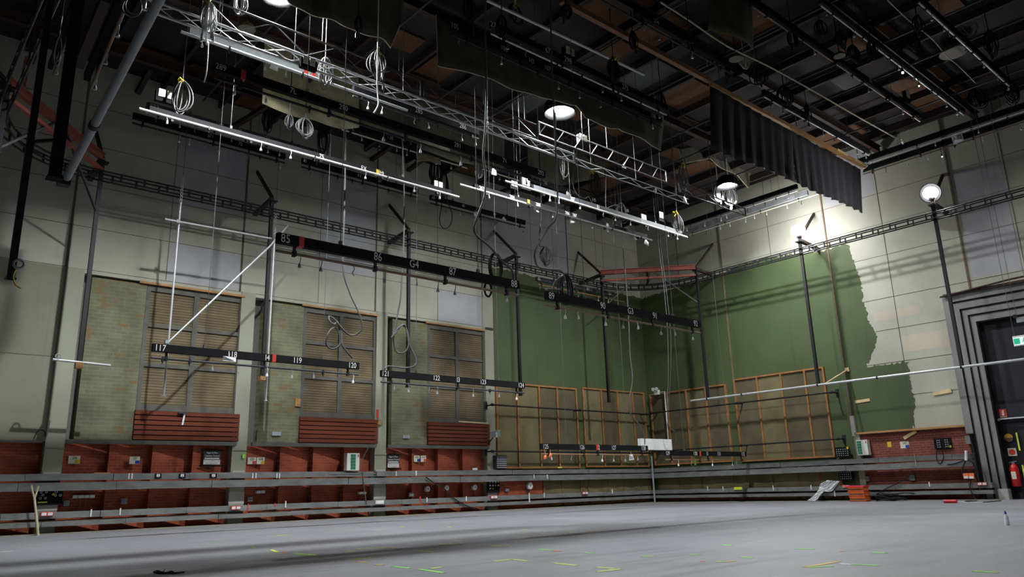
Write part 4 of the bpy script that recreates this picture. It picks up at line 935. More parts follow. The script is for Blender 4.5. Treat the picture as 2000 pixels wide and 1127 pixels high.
for a, b_, lb in (((207, -6), (154, 124), 'dim red girder behind the broad dark post'), ((78, -10), (62, 120), 'dim red girder at the top left corner')):
    P0, P1 = pb(*a, -28.6), pb(*b_, -28.6); tag(obj('girder', MB().beam(P0, P1, .14, .22), 'girder_red'), lb, 'girder')

# horizontal wall pipes
for wall, ps, lb in (('A', ((958, 792), (1262, 808)), 'upper black pipe on the back wall, in front of the felt panels'), ('A', ((958, 880), (1262, 886)), 'lower black pipe on the back wall, in front of the felt panels'),
                     ('B', ((1266, 808), (1630, 765)), 'upper black pipe on the right wall, in front of the felt panels'), ('B', ((1266, 884), (1643, 855)), 'lower black pipe on the right wall, in front of the felt panels')):
    P0, P1 = (pa(*q, -.45) for q in ps) if wall == 'A' else (pb(*q, -.40) for q in ps); z = (P0.z+P1.z)/2
    if wall == 'A': P1.x = -.42
    else: P0.y = -.50
    P0.z = P1.z = z; t = thing('wall_pipe', lb, 'pipe', P0, 'black wall pipes')
    obj('pipe', MB().tube([P0, P1], .035, 10), 'black_steel', t)
    for f in (0.01, .52, .985):
        p = P0.lerp(P1, f)
        if wall == 'A': obj('bracket', MB().box((p.x-.07, -.03, z-.16), (p.x+.07, -.012, z+.16)).tube([(p.x, -.02, z), (p.x, -.45, z)], .03, 8).tube([(p.x-.05, -.45, z), (p.x+.05, -.45, z)], .06, 10), 'black_steel', t)
        else: obj('bracket', MB().box((.11, p.y-.07, z-.16), (.14, p.y+.07, z+.16)).tube([(.13, p.y, z), (-.40, p.y, z)], .03, 8).tube([(-.40, p.y-.05, z), (-.40, p.y+.05, z)], .06, 10), 'black_steel', t)

# ------------------------------------------------------------------ things on the walls
def wbox(name, label, cat, px, py, w, h, m_, wall='A', d=.10, off=0.0, group=None, parts=(), rot=0.0):
    """box of w x h pixels on a wall; off = distance of its back from y=0 / x=.15; parts: (name, u0, v0, u1, v1, material, text)"""
    if wall == 'A': p = pa(px, py, -off-d); R, Nn = Vector((1, 0, 0)), Vector((0, -1, 0))
    else: p = pb(px, py, .15-off-d); R, Nn = Vector((0, -1, 0)), Vector((-1, 0, 0))
    U = Vector((0, 0, 1)); fx = Vector(FW).cross(Vector((0, 0, 1))).normalized()
    sc = mpp(p); W, H = w*sc/2/max(.3, abs(R.dot(RT)-(px-1000)/F*R.dot(FW))), h*sc/2
    R, U = R*math.cos(rot)+U*math.sin(rot), U*math.cos(rot)-R*math.sin(rot)
    def bx(u0, v0, u1, v1, a, b_):
        P = lambda u, v, k: p+R*(W*u)+U*(H*v)+Nn*k
        q = [P(u0, v0, a), P(u1, v0, a), P(u1, v1, a), P(u0, v1, a), P(u0, v0, b_), P(u1, v0, b_), P(u1, v1, b_), P(u0, v1, b_)]
        return MB().add(q, [(0, 3, 2, 1), (4, 5, 6, 7), (0, 1, 5, 4), (1, 2, 6, 5), (2, 3, 7, 6), (3, 0, 4, 7)])
    body = bx(-1, -1, 1, 1, -d, 0)
    if not parts: return tag(obj(name, body, m_), label, cat, group)
    t = thing(name, label, cat, p-U*H, group); obj('body', body, m_, t)
    for nm, u0, v0, u1, v1, mm, *tx in parts:
        if nm == 'lettering': obj(nm, MB().text(tx[0], p+R*(W*(u0+u1)/2)+U*(H*(v0+v1)/2)+Nn*.012, H*(v1-v0), R, U, 0, tx[1] if len(tx) > 1 else .8), mm, t)
        elif nm in ('knob', 'dial', 'socket', 'ring'):
            c = p+R*(W*u0)+U*(H*v0); rr = H*v1
            if nm == 'ring': obj(nm, MB().tube([c+R*(rr*math.cos(a))+U*(rr*math.sin(a))+Nn*.01 for a in [2*PI*i/14 for i in range(15)]], rr*.28, 6), mm, t)
            else: obj(nm, MB().lathe(c, [(rr, 0), (rr*.92, .03 if len(tx) == 0 else tx[0])], Nn, 14), mm, t)
        else: obj(nm, bx(u0, v0, u1, v1, 0, .010), mm, t)
    return t
def card(label, px, py, w, h, txt, corner, wall='A', off=-.05):
    wbox('number_card', label, 'number card', px, py, w, h, 'cream', wall, .012, off, 'number cards',
         [('colour_patch', .15, -.9, .95, -.05, corner), ('lettering', -.8, .15, .85, .85, 'ink', txt, .75)])
card('cream card numbered 236 with a yellow corner, on brick at the left', 145, 898, 23, 15, '236', 'yellow_tape')
card('cream card numbered 237 with a blue corner, on brick at the left', 263, 899, 20, 14, '237', 'blue')
card('cream card numbered 4200 with a red corner, right of the second pillar', 492, 900, 16, 13, '4200', 'red_tape')
card('cream card numbered 4288 with a yellow corner, right of the second pillar', 509, 900, 15, 13, '4288', 'yellow_tape')
card('cream card numbered 4201 with a blue corner, right of the third pillar', 814, 896, 11, 12, '4201', 'blue')
card('cream card numbered 4269 with a red corner, right of the third pillar', 827, 896, 10, 12, '4269', 'red_tape')
card('cream card numbered 249 with a blue corner, on the right-hand brickwork', 1767, 869, 17, 13, '249', 'blue', 'B', -.05)
for px, py, w, h, lb in ((414, 894, 34, 26, 'black and white notice on the brick at the left, by the second pillar'), (768, 901, 23, 24, 'black and white notice on the brick right of the third pillar')):
    wbox('notice_board', lb, 'notice', px, py, w, h, 'ink', 'A', .02, -.06, 'black and white notices', [('white_band', -.95, -.98, .95, -.30, 'white_paint'), ('white_band', -.85, -.18, .85, -.02, 'white_paint'),
        ('lettering', -.8, .55, .8, .85, 'white_paint', 'Riggers & Floor'), ('lettering', -.8, .15, .8, .42, 'white_paint', 'Cameras Control'), ('lettering', -.9, -.58, .9, -.38, 'ink', 'DO NOT LEAVE YOUR'), ('lettering', -.8, -.9, .8, -.7, 'ink', 'ON THE GANTRY'), ('clip_bar', -1.35, .95, 1.35, 1.15, 'black_paint'), ('clip_bar', -1.4, -1.3, 1.4, -1.1, 'black_paint')])
def greenbox(label, px, py, w, h, wall, side):
    pr = []
    for k in range(5):
        for s in range(2): u = (-.42 if side < 0 else -.9)+.42*s; pr.append(('door_flap', u, .88-.36*k-.32, u+.38, .88-.36*k, 'green_box'))
    pr.append(('label_tag', .7, .55, .85, .85, 'red_tape'))
    wbox('breaker_box', label, 'breaker box', px, py, w, h, 'box_white', wall, .24, .0, 'green and white breaker boxes', pr)
greenbox('white box with green flaps on the back wall, left of the third pillar', 690, 902, 24, 33, 'A', -1)
greenbox('white box with green flaps at the left end of the right-hand brickwork', 1684, 874, 21, 29, 'B', 1)
def rings(spec): return [('ring', u, v, 0, r, 'white_paint') for u, v, r in spec]
wbox('connector_panel', 'black connector panel with white rings and a yellow plug, behind the forked stick', 'connector panel', 98, 971, 49, 30, 'black_paint', 'A', .06, 0.05, 'black connector panels',
     rings([(-.75, .65, .12), (-.36, .65, .12), (-.6, .3, .12), (-.78, -.1, .12), (-.38, -.1, .12), (.42, .65, .14), (.4, .2, .12), (.8, .2, .13)])+[('knob', .2, .35, 0, .16, 'yellow_tape', .05), ('label_strip', -.95, -.7, -.2, -.55, 'lime_tape')])
wbox('connector_panel', 'black connector panel with small yellow labels on the fourth pillar', 'connector panel', 964, 950, 24, 24, 'black_paint', 'A', .05, .05, 'black connector panels',
     [('knob', -.6+.45*(i % 4), .65-.5*(i//4), 0, .11, 'white_paint' if i % 3 else 'yellow_tape', .03) for i in range(10)])
def grid(n, m2, mm='white_paint'): return [('socket', -.78+1.56*i/(n-1), .55-1.25*j/(m2-1), 0, .075, mm, .012) for i in range(n) for j in range(m2)]
wbox('connector_panel', 'black socket panel above the foil, the upper of two with yellow corners', 'connector panel', 1645, 883, 27, 19, 'black_paint', 'B', .08, .15, 'black connector panels', grid(6, 4)+[('corner_label', .7, .6, 1, 1, 'yellow_tape')])
wbox('connector_panel', 'black socket panel behind the crates, the lower of two with yellow corners', 'connector panel', 1651, 928, 26, 19, 'black_paint', 'B', .08, .15, 'black connector panels', grid(6, 4)+[('corner_label', .6, .75, 1, 1.05, 'yellow_tape')])
wbox('connector_panel', 'black socket panel with a yellow tag on the right-hand brickwork', 'connector panel', 1841, 866, 33, 20, 'black_paint', 'B', .06, -.05, 'black connector panels',
     [('socket', s*(.35+.25*(i % 2)), .6-.42*(i//2), 0, .12, 'grey_plastic', .02) for i in range(8) for s in (-1, 1)]+[('tag', .75, -.85, .98, -.45, 'yellow_tape')])
for px, py, off, lb in ((836, 955, -.10, 'leftmost of the three white round dials right of the third pillar'), (873, 953, -.14, 'middle one of the three white round dials right of the third pillar'), (928, 952, -.10, 'white round dial just left of the fourth pillar'), (1036, 949, .06, 'larger white round drum right of the fourth pillar')):
    p = pa(px, py, -off-.12); s = mpp(p); r = (5.2 if px < 1000 else 6.5)*s
    t = thing('wall_dial', lb, 'dial', p, 'white wall dials'); obj('case', MB().lathe(p+Vector((0, .12, 0)), [(r*1.05, 0), (r*1.05, .08), (r, .12)], (0, -1, 0), 18), 'box_white', t)
    fc = obj('face', MB().lathe(p, [(r*.8, 0), (r*.78, .008)], (0, -1, 0), 18), 'white_paint', t); obj('hub', MB().lathe(p-Vector((0, .008, 0)), [(r*.28, 0), (r*.25, .02)], (0, -1, 0), 10), 'grey_plastic', fc)
    obj('conduit', MB().tube([p+Vector((0, .08, -r)), p+Vector((0, .08, -r-.33))], .015, 6), 'dirty_timber', t)
for i, (px, py, n, lb) in enumerate(((163, 970, 4, 'row of four grey switch boxes with conduits, at the left'), (508, 961, 2, 'pair of grey switch boxes right of the second pillar'), (707, 963, 2, 'pair of grey switch boxes left of the third pillar'))):
    p = pa(px, py, .06); s = mpp(p); t = thing('switch_boxes', lb, 'switch box', p, 'switch box rows')
    for k in range(n):
        x = p.x+(k-(n-1)/2)*.146
        sb = obj('switch_box', MB().box((x-.064, -.01, p.z-.042), (x+.064, .14, p.z+.042)), 'box_white', t); obj('conduit', MB().tube([(x, .05, p.z-.04), (x, .05, p.z-.42)], .013, 6), 'old_timber', sb)
for px, py, w, off, lb in ((130, 983, 11, -.05, 'grey junction box left of the row of four switch boxes'), (243, 979, 11, -.05, 'grey junction box with a thin cable, below card 237'), (489, 975, 9, -.05, 'grey junction box just right of the second pillar'), (804, 966, 8, -.05, 'grey junction box right of the third pillar'), (991, 957, 6, .02, 'small grey junction box right of the connector panel on the fourth pillar')):
    wbox('junction_box', lb, 'junction box', px, py, w, w*.95, 'grey_plastic', 'A', .09, off, 'grey junction boxes', [('lid', -.8, -.8, .8, .8, 'trough_steel')])
for px, py, w, lb in ((1692, 935, 9, 'grey junction box behind the crates'), (1781, 933, 10, 'grey junction box on the brick right of the crates')): wbox('junction_box', lb, 'junction box', px, py, w, w, 'grey_plastic', 'B', .10, -.05, 'grey junction boxes', [('lid', -.8, -.8, .8, .8, 'trough_steel')])
for px, py, w, h, wall, lb in ((92, 1004, 25, 8, 'A', 'red double outlet with white faces under the connector panel at the left'), (461, 992, 19, 7, 'A', 'red and white outlet at the foot of the second pillar'), (742, 981, 16, 7, 'A', 'white and red outlet at the foot of the third pillar'),
                               (965, 971, 13, 6, 'A', 'red double outlet on the trough under the connector panel of the fourth pillar'), (1143, 963, 11, 5, 'A', 'red double outlet on the trough near the corner'), (1652, 950, 14, 5, 'B', 'red double outlet on the trough above the crates'), (1918, 945, 19, 6, 'B', 'red double outlet at the right end of the trough')):
    wbox('power_outlet', lb, 'outlet', px, py, w, h, 'red_tape' if px != 742 else 'box_white', wall, .05, .36 if wall == 'A' else .51, 'red outlets', [('face', -.85, -.7, -.1, .7, 'white_paint'), ('face', .12, -.7, .88, .7, 'white_paint')])
for px, py, w, h, m_, wall, off, rot, lb in ((200, 924, 33, 2.4, 'timber', 'A', .2, 0, 'thin timber strip lying on the top trough at the left'), (582, 786, 10, 15, 'timber', 'A', -.0, 0, 'small timber block on the left edge of the second louvred panel'),
        (741, 825, 8, 9, 'timber', 'A', .06, 0, 'small timber block on the third pillar'), (738, 808, 3, 16, 'red_tape', 'A', .05, 0, 'small red sprayed mark on the third pillar'),
        (925, 825, 56, 2.4, 'pale_timber', 'A', .11, -.02, 'pale timber strip on top of the third boarded panel'), (1684, 783, 29, 5.5, 'pale_timber', 'B', 0, .05, 'short timber batten on the green paint'),
        (1840, 766, 36, 7, 'pale_timber', 'B', 0, .09, 'short timber batten on the white wall by the portal'), (1777, 849, 29, 6, 'pale_timber', 'B', -.02, .45, 'tilted timber batten on the right-hand brickwork'),
        (1295, 866, 22, 11, 'timber', 'B', .2, 0, 'timber packing behind the white box by the corner'), (540, 847, 17, 7.5, 'grey_plastic', 'A', 0, 0, 'small grey vent on the second brick-patterned panel'), (794, 853, 13, 6.5, 'grey_plastic', 'A', 0, 0, 'small grey vent on the third brick-patterned panel'),
        (1737, 868, 8, 10, 'yellow_tape', 'B', -.08, 0, 'small yellow-labelled switch right of the breaker box'), (1890, 859, 10, 16, 'trough_steel', 'B', -.0, 0, 'small grey switch box by the portal frame'),
        (1094, 913, 8, 2.5, 'lime_tape', 'A', .36, 0, 'yellow-green tape on the top trough near the corner'), (1441, 954, 15, 5, 'lime_tape', 'B', .52, 0, 'yellow-green roll on the trough of the right wall'), (476, 891, 4.5, 8, 'green_tape', 'A', .035, 0, 'green tape on the second pillar'), (1358, 901, 2.2, 14, 'green_tape', 'A', 5.8, 0, 'green tape strip hanging by batten 129 to 132'),
        (928, 916, 9, 4, 'box_white', 'A', .3, 0, 'small white block on the top trough left of the fourth pillar'), (1431, 975, 12, 4, 'box_white', 'B', .05, 0, 'small white block low on the right wall')):
    nm = {'timber': 'timber_piece', 'pale_timber': 'timber_piece', 'red_tape': 'paint_mark', 'grey_plastic': 'wall_vent', 'yellow_tape': 'wall_switch', 'trough_steel': 'wall_switch', 'lime_tape': 'tape_roll', 'green_tape': 'tape_strip', 'box_white': 'white_block'}[m_]
    wbox(nm, lb, nm.split('_')[-1], px, py, w, h, m_, wall, .04, off, None, (), rot)
wbox('white_box', 'plain white rectangular box hanging on the lower pipe near the corner', 'box', 1283, 868, 60, 21, 'white_paint', 'A', .18, 4.3, None)
# corner emergency light with conduit
t = thing('emergency_light', 'white twin emergency light high on a conduit by the corner', 'emergency light', pb(1287, 766, 0))
p = pb(1284, 767, -.10); s = mpp(p); obj('case', MB().box(p-Vector((.12, 5*s, 4*s)), p+Vector((.04, 5*s, 5*s))), 'box_white', t)
for k in (-1, 1): obj('lamp_head', MB().lathe(p+Vector((-.12, k*4*s, 7*s)), [(.06, 0), (.09, .08), (.09, .10)], (-1, 0, -.2), 12), 'white_paint', t)
q = pb(1300, 762, .05); obj('conduit', MB().tube([p+Vector((0, 0, 0)), (-.05, q.y, p.z+.02), (-.05, q.y, 2.5)], .035, 8), 'silver', t)
tag(obj('white_conduit', MB().tube([(-.62, -.60, 0.01), (-.62, -.60, 2.2)], .04, 8), 'grey_plastic'), 'vertical grey conduit standing at the far corner', 'conduit')
# floodlight and speaker unit right of the third slat panel
t = thing('wall_floodlight', 'grey floodlight on an arm right of the third boarded panel', 'floodlight', pa(955, 866, -.3))
p = pa(968, 848, -.45); obj('head', MB().beam(p+Vector((-.13, -.06, -.02)), p+Vector((.15, .08, .06)), .3, .24), 'grey_plastic', t)
obj('lens', MB().beam(p+Vector((-.15, -.2, -.05)), p+Vector((.13, -.06, .03)), .05, .2), 'box_white', t); obj('arm', MB().tube([p, pa(953, 868, -.1)], .025, 8), 'black_steel', t)
wbox('slatted_heater', 'small grey finned unit on the top trough right of the fourth pillar', 'heater', 980, 902, 20, 25, 'charcoal', 'A', .25, .02, None, [('fin', -.95, -.95+.32*k, .95, -.80+.32*k, 'grey_plastic') for k in range(6)])
t = thing('wall_bracket', 'thin pale metal bracket hanging on the first boarded panel', 'bracket', pa(357, 830, -.14))
obj('arm', MB().beam(pa(361, 807, -.14), pa(356, 830, -.14), .05, .02), 'white_paint', t); obj('rest', MB().box(pa(347, 805, -.13), pa(366, 808, -.2)), 'charcoal', t)
for px, lb in ((309, 'leftmost of the three small black clips on the top trough'), (356, 'middle of the three small black clips on the top trough'), (417, 'rightmost of the three small black clips on the top trough')):
    wbox('trough_clip', lb, 'clip', px, 929.5, 13, 9, 'black_paint', 'A', .03, .35, 'black trough clips', [('white_face', -.5, -.4, .5, .75, 'white_paint'), ('pin', -.12, -.7, .12, .2, 'grey_plastic')])
for px, py, h, w in ((178, 1002, 14, 2.6), (235, 999, 13, 2.6), (558, 985, 12, 2.4), (834, 976, 9, 2), (911, 974, 9, 2), (1034, 972, 18, 2), (1063, 967, 9, 1.8), (1196, 960, 8, 1.8), (252, 930, 11, 2), (258, 930, 11, 2), (494, 929, 10, 2), (500, 929, 10, 2), (541, 929, 10, 2), (546, 929, 10, 2), (774, 925, 9, 1.6), (813, 924, 9, 2.4), (1043, 931, 8, 1.6), (1069, 931, 8, 1.6)):
    z = pa(px, py, -.36).z
    tag(wbox('tape_strip', 'white tape strip across a trough of the back wall', 'tape', px, py, w, h, 'white_tape', 'A', .008, .358, 'white tape strips on the back wall troughs'))
for px, py, h, w in ((1382, 954, 8, 1.6), (1412, 954, 8, 1.6), (1510, 953, 9, 1.8), (1584, 952, 9, 1.8), (1630, 964, 11, 2.2), (1815, 946, 9, 2)):
    wbox('tape_strip', 'white tape strip across a trough of the right wall', 'tape', px, py, w, h, 'white_tape', 'B', .008, .505, 'white tape strips on the right wall troughs')
for px, py, h, lb in ((485, 991, 13, 'red tape strip on the trough right of the second pillar'), (821, 977, 14, 'red tape strip on the trough right of the third pillar'), (537, 986, 6, 'short red tape on the trough below the second brick-patterned panel')): wbox('tape_strip', lb, 'tape', px, py, 2.2, h, 'red_tape', 'A', .008, .358)
for px, py, lb in ((1064, 894, 'left one of two orange plugs hanging from batten 125 to 128'), (1074, 890, 'right one of two orange plugs hanging from batten 125 to 128')):
    p = pa(px, py, -5.95); tag(obj('orange_plug', MB().lathe(p-Vector((0, 0, .05)), [(.035, 0), (.055, .05), (.05, .1), (.02, .14)], (.3, 0, 1), 10).tube([p+Vector((.03, 0, .08)), p+Vector((0, 0, .3))], .01, 5), 'orange_tape'), lb, 'plug', 'orange plugs')
# small loose cables on the left walls
def wcable(label, pts, off=.1, r=.012, m_='black_cable', wall='A'):
    q = [pa(a, b_, -off) if wall == 'A' else pb(a, b_, .15-off) for a, b_ in pts]
    tag(obj('loose_cable', MB().tube(smooth_path(q, 5), r, 6), m_), label, 'cable', 'loose cables on the walls')
wcable('pale conduit curving down beside the green breaker box left of the third pillar', [(721, 872), (711, 890), (707, 905), (708, 925), (712, 960), (716, 985)], .38, .016, 'grey_cable')
wcable('black cable sloping across the troughs left of the fourth pillar', [(832, 932), (850, 945), (868, 955), (885, 972), (905, 985), (930, 995)], .40, .02)
wcable('thin cable loop on the plain wall at the far left edge', [(66, 857), (72, 845), (80, 840), (87, 843), (88, 852)], .03)
wcable('thin black cable running from the trough to the floor beside the crates', [(1780, 925), (1760, 940), (1735, 952), (1712, 965)], .55, .018, 'black_cable', 'B')
wcable('cable hanging over the right wall troughs below the socket panel', [(1830, 880), (1829, 895), (1836, 906), (1843, 893), (1840, 880)], .52, .014, 'black_cable', 'B')
wcable('thin cable with a white plug hanging over the right wall trough', [(1786, 887), (1788, 900), (1790, 910)], .52, .014, 'hem', 'B')
wcable('black cable sagging from the portal frame towards the socket panel', [(1850, 907), (1866, 905), (1884, 898)], .53, .016, 'black_cable', 'B')
t = thing('cable_drop', 'black looped cables with red plugs hanging at the right end of the troughs', 'cable', pb(1890, 915, -.4), None)
p = lambda a, b_: pb(a, b_, -.42)
obj('loop', MB().tube(smooth_path([p(1886, 900), (p(1880, 915)), p(1881, 930), p(1890, 938), p(1902, 934), p(1906, 918), p(1898, 902), p(1889, 899)], 5), .024, 7).tube(smooth_path([p(1896, 940), p(1895, 955), p(1902, 970), p(1910, 978)], 5), .016, 6), 'black_cable', t)
for px in (1888, 1898):
    c = p(px, 930); obj('plug', MB().box(c-Vector((.06, .09, .09)), c+Vector((.02, .09, .10))), 'orange_tape', t); obj('plug_face', MB().box(c-Vector((.07, .07, .08)), c+Vector((-.055, .07, .0))), 'white_paint', t)
tag(obj('white_cylinder', MB().tube([pb(1887, 899, -.45), pb(1887, 880, -.45)], .05, 10), 'white_paint'), 'small white upright cylinder on the end of the top trough by the portal', 'cylinder')

# ------------------------------------------------------------------ exit sign, fire point
t = thing('exit_sign', 'hanging green and white exit sign at the right edge', 'exit sign', pb(1992, 663, -1.2))
p = pb(1997, 663, -1.2); s = mpp(p); y0 = p.y+17*s
obj('case', MB().box((-1.16, y0, p.z-11*s), (-1.08, y0-46*s, p.z+9*s)), 'white_paint', t)
pnl = obj('panel', MB().box((-1.172, y0-1*s, p.z-9*s), (-1.158, y0-45*s, p.z+5*s)), 'exit_white', t)
obj('green_field', MB().box((-1.178, y0-1.5*s, p.z-7.5*s), (-1.17, y0-12*s, p.z+4*s)), 'exit_green', pnl); obj('green_field', MB().box((-1.178, y0-27*s, p.z-7.5*s), (-1.17, y0-44*s, p.z+4*s)), 'exit_green', pnl)
pic = MB(); c = Vector((-1.18, y0-19*s, p.z-1.5*s)); R, U = Vector((0, -1, 0)), Vector((0, 0, 1))
pic.lathe(c+U*4.6*s, [(1.2*s, -.004), (1.2*s, .004)], (1, 0, 0), 10)
for a, b_ in (((0, 3), (-.6, -1)), ((-.6, -1), (2, -2.5)), ((2, -2.5), (1.4, -5)), ((-.6, -1), (-2.4, -3.2)), ((-2.4, -3.2), (-4, -3)), ((0, 2.6), (2.4, 1.2)), ((0, 2.6), (-2.2, 1)), ((-2.2, 1), (-2.6, -.6))):
    pic.beam(c+(R*a[0]+U*a[1])*s, c+(R*b_[0]+U*b_[1])*s, 1.3*s, .008, (1, 0, 0))
obj('running_figure', pic, 'exit_green', pnl)
for k in (3, 40): obj('hanger', MB().tube([(-1.12, y0-k*s, p.z+9*s), (-1.12, y0-k*s, ZW)], .008, 5), 'wire', t)
t = thing('twin_spotlight', 'white emergency unit with spot heads above the exit sign', 'emergency light', pb(1990, 622, -1.0))
p = pb(1996, 624, -1.0); s = mpp(p); obj('case', MB().box(p-Vector((.06, 10*s, 5*s)), p+Vector((.06, 9*s, 5*s))), 'grey_plastic', t)
obj('spot_head', MB().lathe(p+Vector((-.02, 8*s, 8*s)), [(.05, 0), (.07, .1)], (-1, .3, -.2), 10), 'black_steel', t); obj('hanger', MB().tube([p+Vector((0, 8*s, 5*s)), Vector((p.x, p.y+8*s, ZW))], .008, 5), 'wire', t)
def sign(name, label, px, py, w, h, x, m_, parts):
    wbox(name, label, 'sign', px, py, w, h, m_, 'B', .01, .15-x, None, parts)
sign('extinguisher_sign', 'small red sign with a white extinguisher picture on the black door', 1959, 807, 14, 16, .30, 'red_tape', [('picture', -.3, -.6, .3, .45, 'white_paint'), ('picture_top', -.12, .45, .3, .75, 'white_paint'), ('white_edge', -.9, -.97, .9, -.85, 'white_paint')])
for px, py, r, lb, m1 in ((1970, 855, 8, 'round sign with a yellow upper half beside the black door', 'yellow_tape'),):
    p = pb(px, py, .40); s = mpp(p); t = thing('round_sign', lb, 'sign', p); obj('disc', MB().lathe(p, [(r*s, 0), (r*s, .015)], (-1, 0, 0), 20), 'old_timber', t)
    obj('upper_half', MB().add([p+Vector((-.02, r*s*.95*math.cos(a), r*s*.95*math.sin(a))) for a in [PI*i/14 for i in range(15)]], [tuple(range(15))]), m1, t)
p = pb(1977, 883, .40); s = mpp(p)
t = thing('fire_point_sign', 'white square sign with a red disc above the extinguisher', 'sign', p); obj('plate', MB().box(p-Vector((0, 7.5*s, 7.5*s)), p+Vector((.012, 7.5*s, 7.5*s))), 'cream', t); obj('red_disc', MB().lathe(p, [(5.6*s, 0), (5.6*s, .01)], (-1, 0, 0), 20), 'red_tape', t)
for a, b_, lb in (((1985, 845), (1992, 880), 'upper fluorescent yellow-green strip at the right edge'), ((1997, 908), (2002, 935), 'lower fluorescent yellow-green strip at the right edge')):
    tag(obj('fluorescent_strip', MB().beam(pb(*a, .38), pb(*b_, .38), .05, .02, (1, 0, 0)), 'lime_tape'), lb, 'strip')
t = thing('fire_extinguisher', 'red fire extinguisher hanging beside the black door at the right edge', 'fire extinguisher', pb(1986, 950, .30))
p = pb(1987, 950, .30); s = mpp(p); r = 8*s
obj('cylinder', MB().lathe(p, [(r*.9, 0), (r, .03), (r, 34*s), (r*.75, 40*s), (r*.35, 43*s)], n=18), 'extinguisher_red', t)
obj('valve', MB().lathe(p+Vector((0, 0, 43*s)), [(r*.35, 0), (r*.35, 3*s)], n=10).beam(p+Vector((0, -r*.9, 48*s)), p+Vector((0, r*.8, 46*s)), .03, .02), 'grey_plastic', t)
obj('hose', MB().tube(smooth_path([p+Vector((-.02, 0, 45*s)), p+Vector((-.05, r*1.3, 40*s)), p+Vector((-.05, r*1.25, 22*s)), p+Vector((-.05, r*1.1, 10*s))], 5), .016, 6), 'black_cable', t)
obj('label_plate', MB().box(p+Vector((-r*1.02, -r*.5, 14*s)), p+Vector((-r*.9, r*.5, 28*s))), 'cream', t)

# ------------------------------------------------------------------ things on the floor
def crate(label, px, py, z, k):
    c = pf(px, 980)  # floor point
    c.x = -.95; base = pb(px, py, c.x); W, D, H = .62, .42, .175; y = base.y
    t = thing('plastic_crate', label, 'crate', (c.x, y, z), 'orange crates'); m = MB(); th = .012
    m.box((c.x-D/2, y-W/2, z), (c.x+D/2, y+W/2, z+.012))
    for s in (-1, 1):
        m.box((c.x+s*D/2-th*(s > 0), y-W/2, z), (c.x+s*D/2+th*(s < 0), y+W/2, z+H)); m.box((c.x-D/2, y+s*W/2-th*(s > 0), z), (c.x+D/2, y+s*W/2+th*(s < 0), z+H))
    obj('shell', m, 'crate_orange', t); rm = MB()
    for s in (-1, 1):
        rm.box((c.x+s*D/2-.02, y-W/2-.02, z+H-.03), (c.x+s*D/2+.02, y+W/2+.02, z+H)); rm.box((c.x-D/2, y+s*W/2-.02, z+H-.03), (c.x+D/2, y+s*W/2+.02, z+H))
    obj('rim', rm, 'crate_orange', t)
    obj('front_band', MB().box((c.x-D/2-.004, y-W/2+.03, z+.045), (c.x-D/2+.004, y+W/2-.03, z+.105)), 'dirty_timber', t)
    obj('gap_shade', MB().box((c.x-D/2+.01, y-W/2+.01, z-.004), (c.x+D/2-.01, y+W/2-.01, z)), 'black_paint', t)  # black plate drawing the shade in the gap under the crate
    return c.x, y
cx, cy = crate('bottom orange crate of the stack of three by the right wall', 1681, 980, 0.005, 0)
crate('middle orange crate of the stack of three by the right wall', 1680, 980, .188, 1)
crate('top orange crate of the stack of three, under the red lid', 1679, 980, .371, 2)
tag(obj('crate_lid', MB().box((cx-.25, cy-.32, .547), (cx+.24, cy+.50, .585)), 'lid_red'), 'flat red lid lying on top of the orange crates', 'lid')
p = pf(1968, 1026); t = thing('plastic_bottle', 'small clear plastic bottle with a blue cap standing on the floor at right', 'bottle', p)
obj('body', MB().lathe(p, [(.036, 0), (.038, .01), (.037, .09), (.033, .10), (.036, .115), (.034, .14), (.014, .175), (.014, .19)], n=18), 'clear_plastic', t)
obj('cap', MB().lathe(p+Vector((0, 0, .188)), [(.018, 0), (.018, .025), (.01, .035), (.008, .05)], n=12), 'blue', t); obj('base_water', MB().lathe(p+Vector((0, 0, .004)), [(.034, 0), (.034, .02)], n=14), 'white_paint', t)
p = pf(1855, 983); t = thing('hand_torch', 'small red cylinder lying on the floor near the right wall', 'torch', p); obj('body', MB().tube([p+Vector((0, .16, .06)), p+Vector((0, -.22, .06))], .055, 12), 'extinguisher_red', t); obj('tail', MB().tube([p+Vector((0, -.22, .05)), p+Vector((.1, -.55, .02)), p+Vector((.2, -.9, .015))], .012, 6), 'white_paint', t)
t = thing('strap', 'short black strap lying on the floor at the lower left', 'strap', pf(330, 1117)); g = lambda a, b_, z=.012: pf(a, b_, z)
obj('webbing', MB().tube(smooth_path([g(301, 1117), g(308, 1115), g(318, 1118), g(330, 1119), g(345, 1119), g(360, 1117)], 4), .011, 6).tube(smooth_path([g(301, 1117), g(312, 1119), g(325, 1119), g(334, 1116), g(338, 1118)], 4), .012, 6).tube([g(322, 1112, .03), g(318, 1117)], .006, 5), 'black_cable', t)
t = thing('forked_stick', 'pale forked stick leaning at the lower left against the troughs', 'stick', pf(74, 1047)); Y = -.6
q = lambda a, b_: pa(a, b_, Y)
obj('stem', MB().tube(smooth_path([q(74, 1046), q(72, 1020), q(70, 1000), q(67, 972)], 5), [.035]*10+[.03]*6, 8), 'stick', t)
obj('fork', MB().tube(smooth_path([q(67, 974), q(64, 962), q(61, 948)], 4), .024, 7).tube(smooth_path([q(67, 974), q(71, 963), q(75, 949)], 4), .024, 7), 'stick', t)
